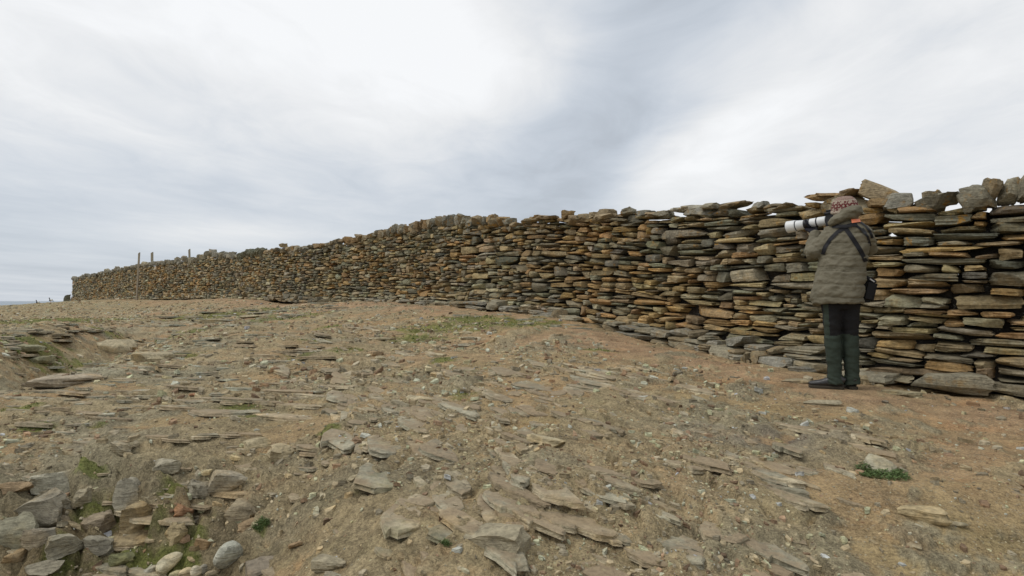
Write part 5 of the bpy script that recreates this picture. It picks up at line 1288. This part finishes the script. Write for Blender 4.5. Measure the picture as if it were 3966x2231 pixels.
def boxL(c, sx, sy, sz, name, mat):
    bm = bmesh.new(); bmesh.ops.create_cube(bm, size=1.0)
    for v_ in bm.verts: v_.co = c + ax_ * v_.co.x * sx + sideV * v_.co.y * sy + upV * v_.co.z * sz
    bmesh.ops.bevel(bm, geom=bm.edges[:], offset=min(sx, sy, sz) * 0.22, segments=3, affect='EDGES'); me = bpy.data.meshes.new(name); bm.to_mesh(me); bm.free()
    me.materials.append(mat); me.polygons.foreach_set('use_smooth', np.ones(len(me.polygons), bool)); me.set_sharp_from_angle(angle=R(40)); link(name, me, CAMERA)
boxL(REAR - ax_ * 0.035, 0.065, 0.135, 0.095, 'camera_body', M_RUB); boxL(REAR - ax_ * 0.03 + upV * 0.06, 0.07, 0.06, 0.04, 'viewfinder_hump', M_RUB); boxL(REAR - ax_ * 0.025 + sideV * 0.07, 0.075, 0.03, 0.10, 'grip', M_RUB)
boxL(REAR + ax_ * LEN * 0.42 - upV * 0.058, 0.05, 0.022, 0.035, 'tripod_foot', M_RUB)

# ---- gloved hands
def hand(wr, palm_c, axis, r_obj, obj_c, t0, spread, start, sweep, thumb, pw=0.042):
    """palm under/behind a tube; four fingers and a thumb wrap round the tube's axis"""
    parts = []; ax = Vector(axis).normalized(); oc = Vector(obj_c); u1_ = Vector((0, 0, -1)); u1_ = (u1_ - ax * u1_.dot(ax)).normalized(); u2_ = ax.cross(u1_)
    pc = Vector(palm_c); parts.append(loft([Vector(wr), Vector(wr) * .5 + pc * .5, pc, pc + ax * 0.0 + (pc - Vector(wr)).normalized() * 0.02], [.030, .036, .042, .036], [.024, .022, .018, .014], ref=tuple(u1_), n=14))
    lens_ = [0.88, 1.0, 0.96, 0.78]
    for k in range(4):
        c = oc + ax * (t0 + spread * (k - 1.5)); pts = []
        for i in range(6):
            a_ = start + sweep * lens_[k] * i / 5; rr_ = r_obj + 0.010
            pts.append(c + (u1_ * math.cos(a_) + u2_ * math.sin(a_)) * rr_)
        pts = [pc * 0.55 + pts[0] * 0.45] + pts
        for i in range(len(pts) - 1): parts.append(capsule(pts[i], pts[i + 1], .0105 - .0006 * i, .0102 - .0006 * i, n=8))
    pts = []
    for i in range(4):
        a_ = thumb[0] + thumb[1] * i / 3; pts.append(oc + ax * (t0 + thumb[2] + 0.012 * i) + (u1_ * math.cos(a_) + u2_ * math.sin(a_)) * (r_obj + 0.011))
    pts = [pc * 0.7 + Vector(wr) * 0.3] + pts
    for i in range(len(pts) - 1): parts.append(capsule(pts[i], pts[i + 1], .0135 - .0007 * i, .0130 - .0007 * i, n=8))
    return parts
mid_ = REAR + ax_ * LEN * 0.56
dirw = Vector((0, 0, -1)); dirw = (dirw - ax_ * dirw.dot(ax_)).normalized(); sw = ax_.cross(dirw)
sg = 1 if sw.y > 0 else -1
g1 = remesh(hand(LWR, mid_ + dirw * 0.052, ax_, 0.043, mid_, 0.0, 0.0215, sg * 0.35, sg * 2.2, (-sg * 0.4, -sg * 1.7, -0.035)), 0.0042, 'glove', 2); g1.materials.append(M_GLV); link('glove', g1, PERSON)
gc_ = REAR - ax_ * 0.025 + sideV * 0.075
g2 = remesh(hand(RWR, gc_ - sideV * (-0.03), upV, 0.026, gc_, 0.0, 0.021, 0.6, 2.0, (-0.6, -1.4, 0.02)), 0.0045, 'glove', 2); g2.materials.append(M_GLV); link('glove', g2, PERSON)
for wr, el in ((LWR, LEL), (RWR, REL)):
    w_, e_ = Vector(wr), Vector(el); d_ = (w_ - e_).normalized(); plain('cuff', [loft([w_ - d_ * 0.02, w_ + d_ * 0.012], [.040, .036], [.040, .036], ref=(0, 1, 0), n=16)], M_GLV, PERSON)

# ---- straps: laid over the back of the jacket
def ribbon(pts, w, name, parent, mat, th=0.004, off=0.005, n=26, target=bvh):
    P = [np.array(p, float) for p in pts]; L = np.cumsum([0] + [np.linalg.norm(P[i + 1] - P[i]) for i in range(len(P) - 1)]); V = []; F = []
    for i in range(n):
        s_ = L[-1] * i / (n - 1); x_ = np.interp(s_, L, [p[0] for p in P]); z_ = np.interp(s_, L, [p[1] for p in P])
        x2 = np.interp(min(s_ + .01, L[-1]), L, [p[0] for p in P]) - np.interp(max(s_ - .01, 0), L, [p[0] for p in P]); z2 = np.interp(min(s_ + .01, L[-1]), L, [p[1] for p in P]) - np.interp(max(s_ - .01, 0), L, [p[1] for p in P])
        l = math.hypot(x2, z2); nx_, nz_ = -z2 / l, x2 / l; row = []
        for sgn in (-1, -0.33, 0.33, 1):
            xx, zz = x_ + nx_ * w / 2 * sgn, z_ + nz_ * w / 2 * sgn
            hit = target.ray_cast(Vector((xx, -1.0, zz)), Vector((0, 1, 0)))
            row.append([xx, (hit[0].y if hit[0] is not None else None), zz])
        ys = [r_[1] for r_ in row if r_[1] is not None]
        for r_ in row:
            if r_[1] is None: r_[1] = (max(ys) + 0.01) if ys else (V[-8][1] if V else 0.0)
        for r_ in row: V.append([r_[0], r_[1] - off, r_[2]])
        for r_ in row: V.append([r_[0], r_[1] - off + th, r_[2]])
    A3_ = np.array(V); 
    for _ in range(2):
        B3 = A3_.reshape(n, 8, 3); B3[1:-1, :, 1] = (B3[:-2, :, 1] + 2 * B3[1:-1, :, 1] + B3[2:, :, 1]) / 4; A3_ = B3.reshape(-1, 3)
    A3_[:, 1] -= 0.002
    for i in range(n - 1):
        a = i * 8; c = a + 8
        for k in range(3): F.append([a + k, a + k + 1, c + k + 1, c + k]); F.append([a + 4 + k, c + 4 + k, c + 5 + k, a + 5 + k])
        F.append([a, c, c + 4, a + 4]); F.append([a + 3, a + 7, c + 7, c + 3])
    return plain(name, [([tuple(v) for v in A3_], F)], mat, parent, sharp=R(50))
HARN = empty('camera_harness', PERSON.location, RZ, label='black webbing harness crossed over the back of the jacket with an orange tag', cat='harness')
def mp(x_, y_): return (x_ - 2105) * 0.00354 * KX, (975 - y_) * 0.00354
ribbon([mp(2124, 578), mp(2105, 588), mp(2086, 606), mp(2073, 625), mp(2068, 642)], 0.032, 'left_strap', HARN, M_STRAP)
ribbon([mp(2119, 572), mp(2132, 592), mp(2148, 617), mp(2162, 640), mp(2173, 662)], 0.036, 'right_strap', HARN, M_STRAP)
ribbon([mp(2092, 571), mp(2110, 575), mp(2124, 576), mp(2140, 572), mp(2153, 572)], 0.034, 'yoke', HARN, M_STRAP, off=0.012)
ribbon([mp(2150, 574), mp(2166, 588), mp(2178, 602), mp(2185, 622)], 0.020, 'shoulder_strap', HARN, M_STRAP)
ribbon([mp(2157, 562), mp(2172, 573), mp(2184, 588), mp(2190, 604)], 0.022, 'upper_strap', HARN, M_STRAP)
ribbon([mp(2139, 563), mp(2161, 560)], 0.034, 'orange_tag', HARN, M_ORG, off=0.020, n=6)
ribbon([mp(2163, 583), mp(2173, 594)], 0.030, 'buckle', HARN, M_RUB, off=0.012, n=6, th=0.008)
BAG = empty('shoulder_bag', PERSON.location, RZ, label='small black shoulder bag hanging at the right hip of the person', cat='bag')
def bx(c, s_, name, mat, parent, rz=0.0, bev=0.2, sh=0.0):
    bm = bmesh.new(); bmesh.ops.create_cube(bm, size=1.0); Mx = Euler((0, sh, rz)).to_matrix()
    for v_ in bm.verts: v_.co = Vector(c) + Mx @ Vector((v_.co.x * s_[0], v_.co.y * s_[1], v_.co.z * s_[2]))
    bmesh.ops.bevel(bm, geom=bm.edges[:], offset=min(s_) * bev, segments=3, affect='EDGES'); me = bpy.data.meshes.new(name); bm.to_mesh(me); bm.free()
    me.materials.append(mat); me.polygons.foreach_set('use_smooth', np.ones(len(me.polygons), bool)); me.set_sharp_from_angle(angle=R(40)); return link(name, me, parent)
bx((0.225, 0.08, 0.86), (0.11, 0.17, 0.20), 'pouch', M_BLK, BAG, 0.3, 0.25, 0.22); bx((0.235, 0.08, 0.955), (0.10, 0.175, 0.03), 'flap', M_STRAP, BAG, 0.3, 0.3, 0.5)
bx((0.265, 0.0, 0.95), (0.05, 0.008, 0.012), 'zip', simple_mat('zip_metal', (0.5, 0.5, 0.5), 0.3, 0.0, 10), BAG, 0.3, 0.3, 0.6)
plain('sling', [loft([(0.20, 0.0, 1.10), (0.215, 0.03, 1.02), (0.225, 0.06, 0.95)], [.008] * 3, [.018] * 3, n=10)], M_STRAP, BAG)
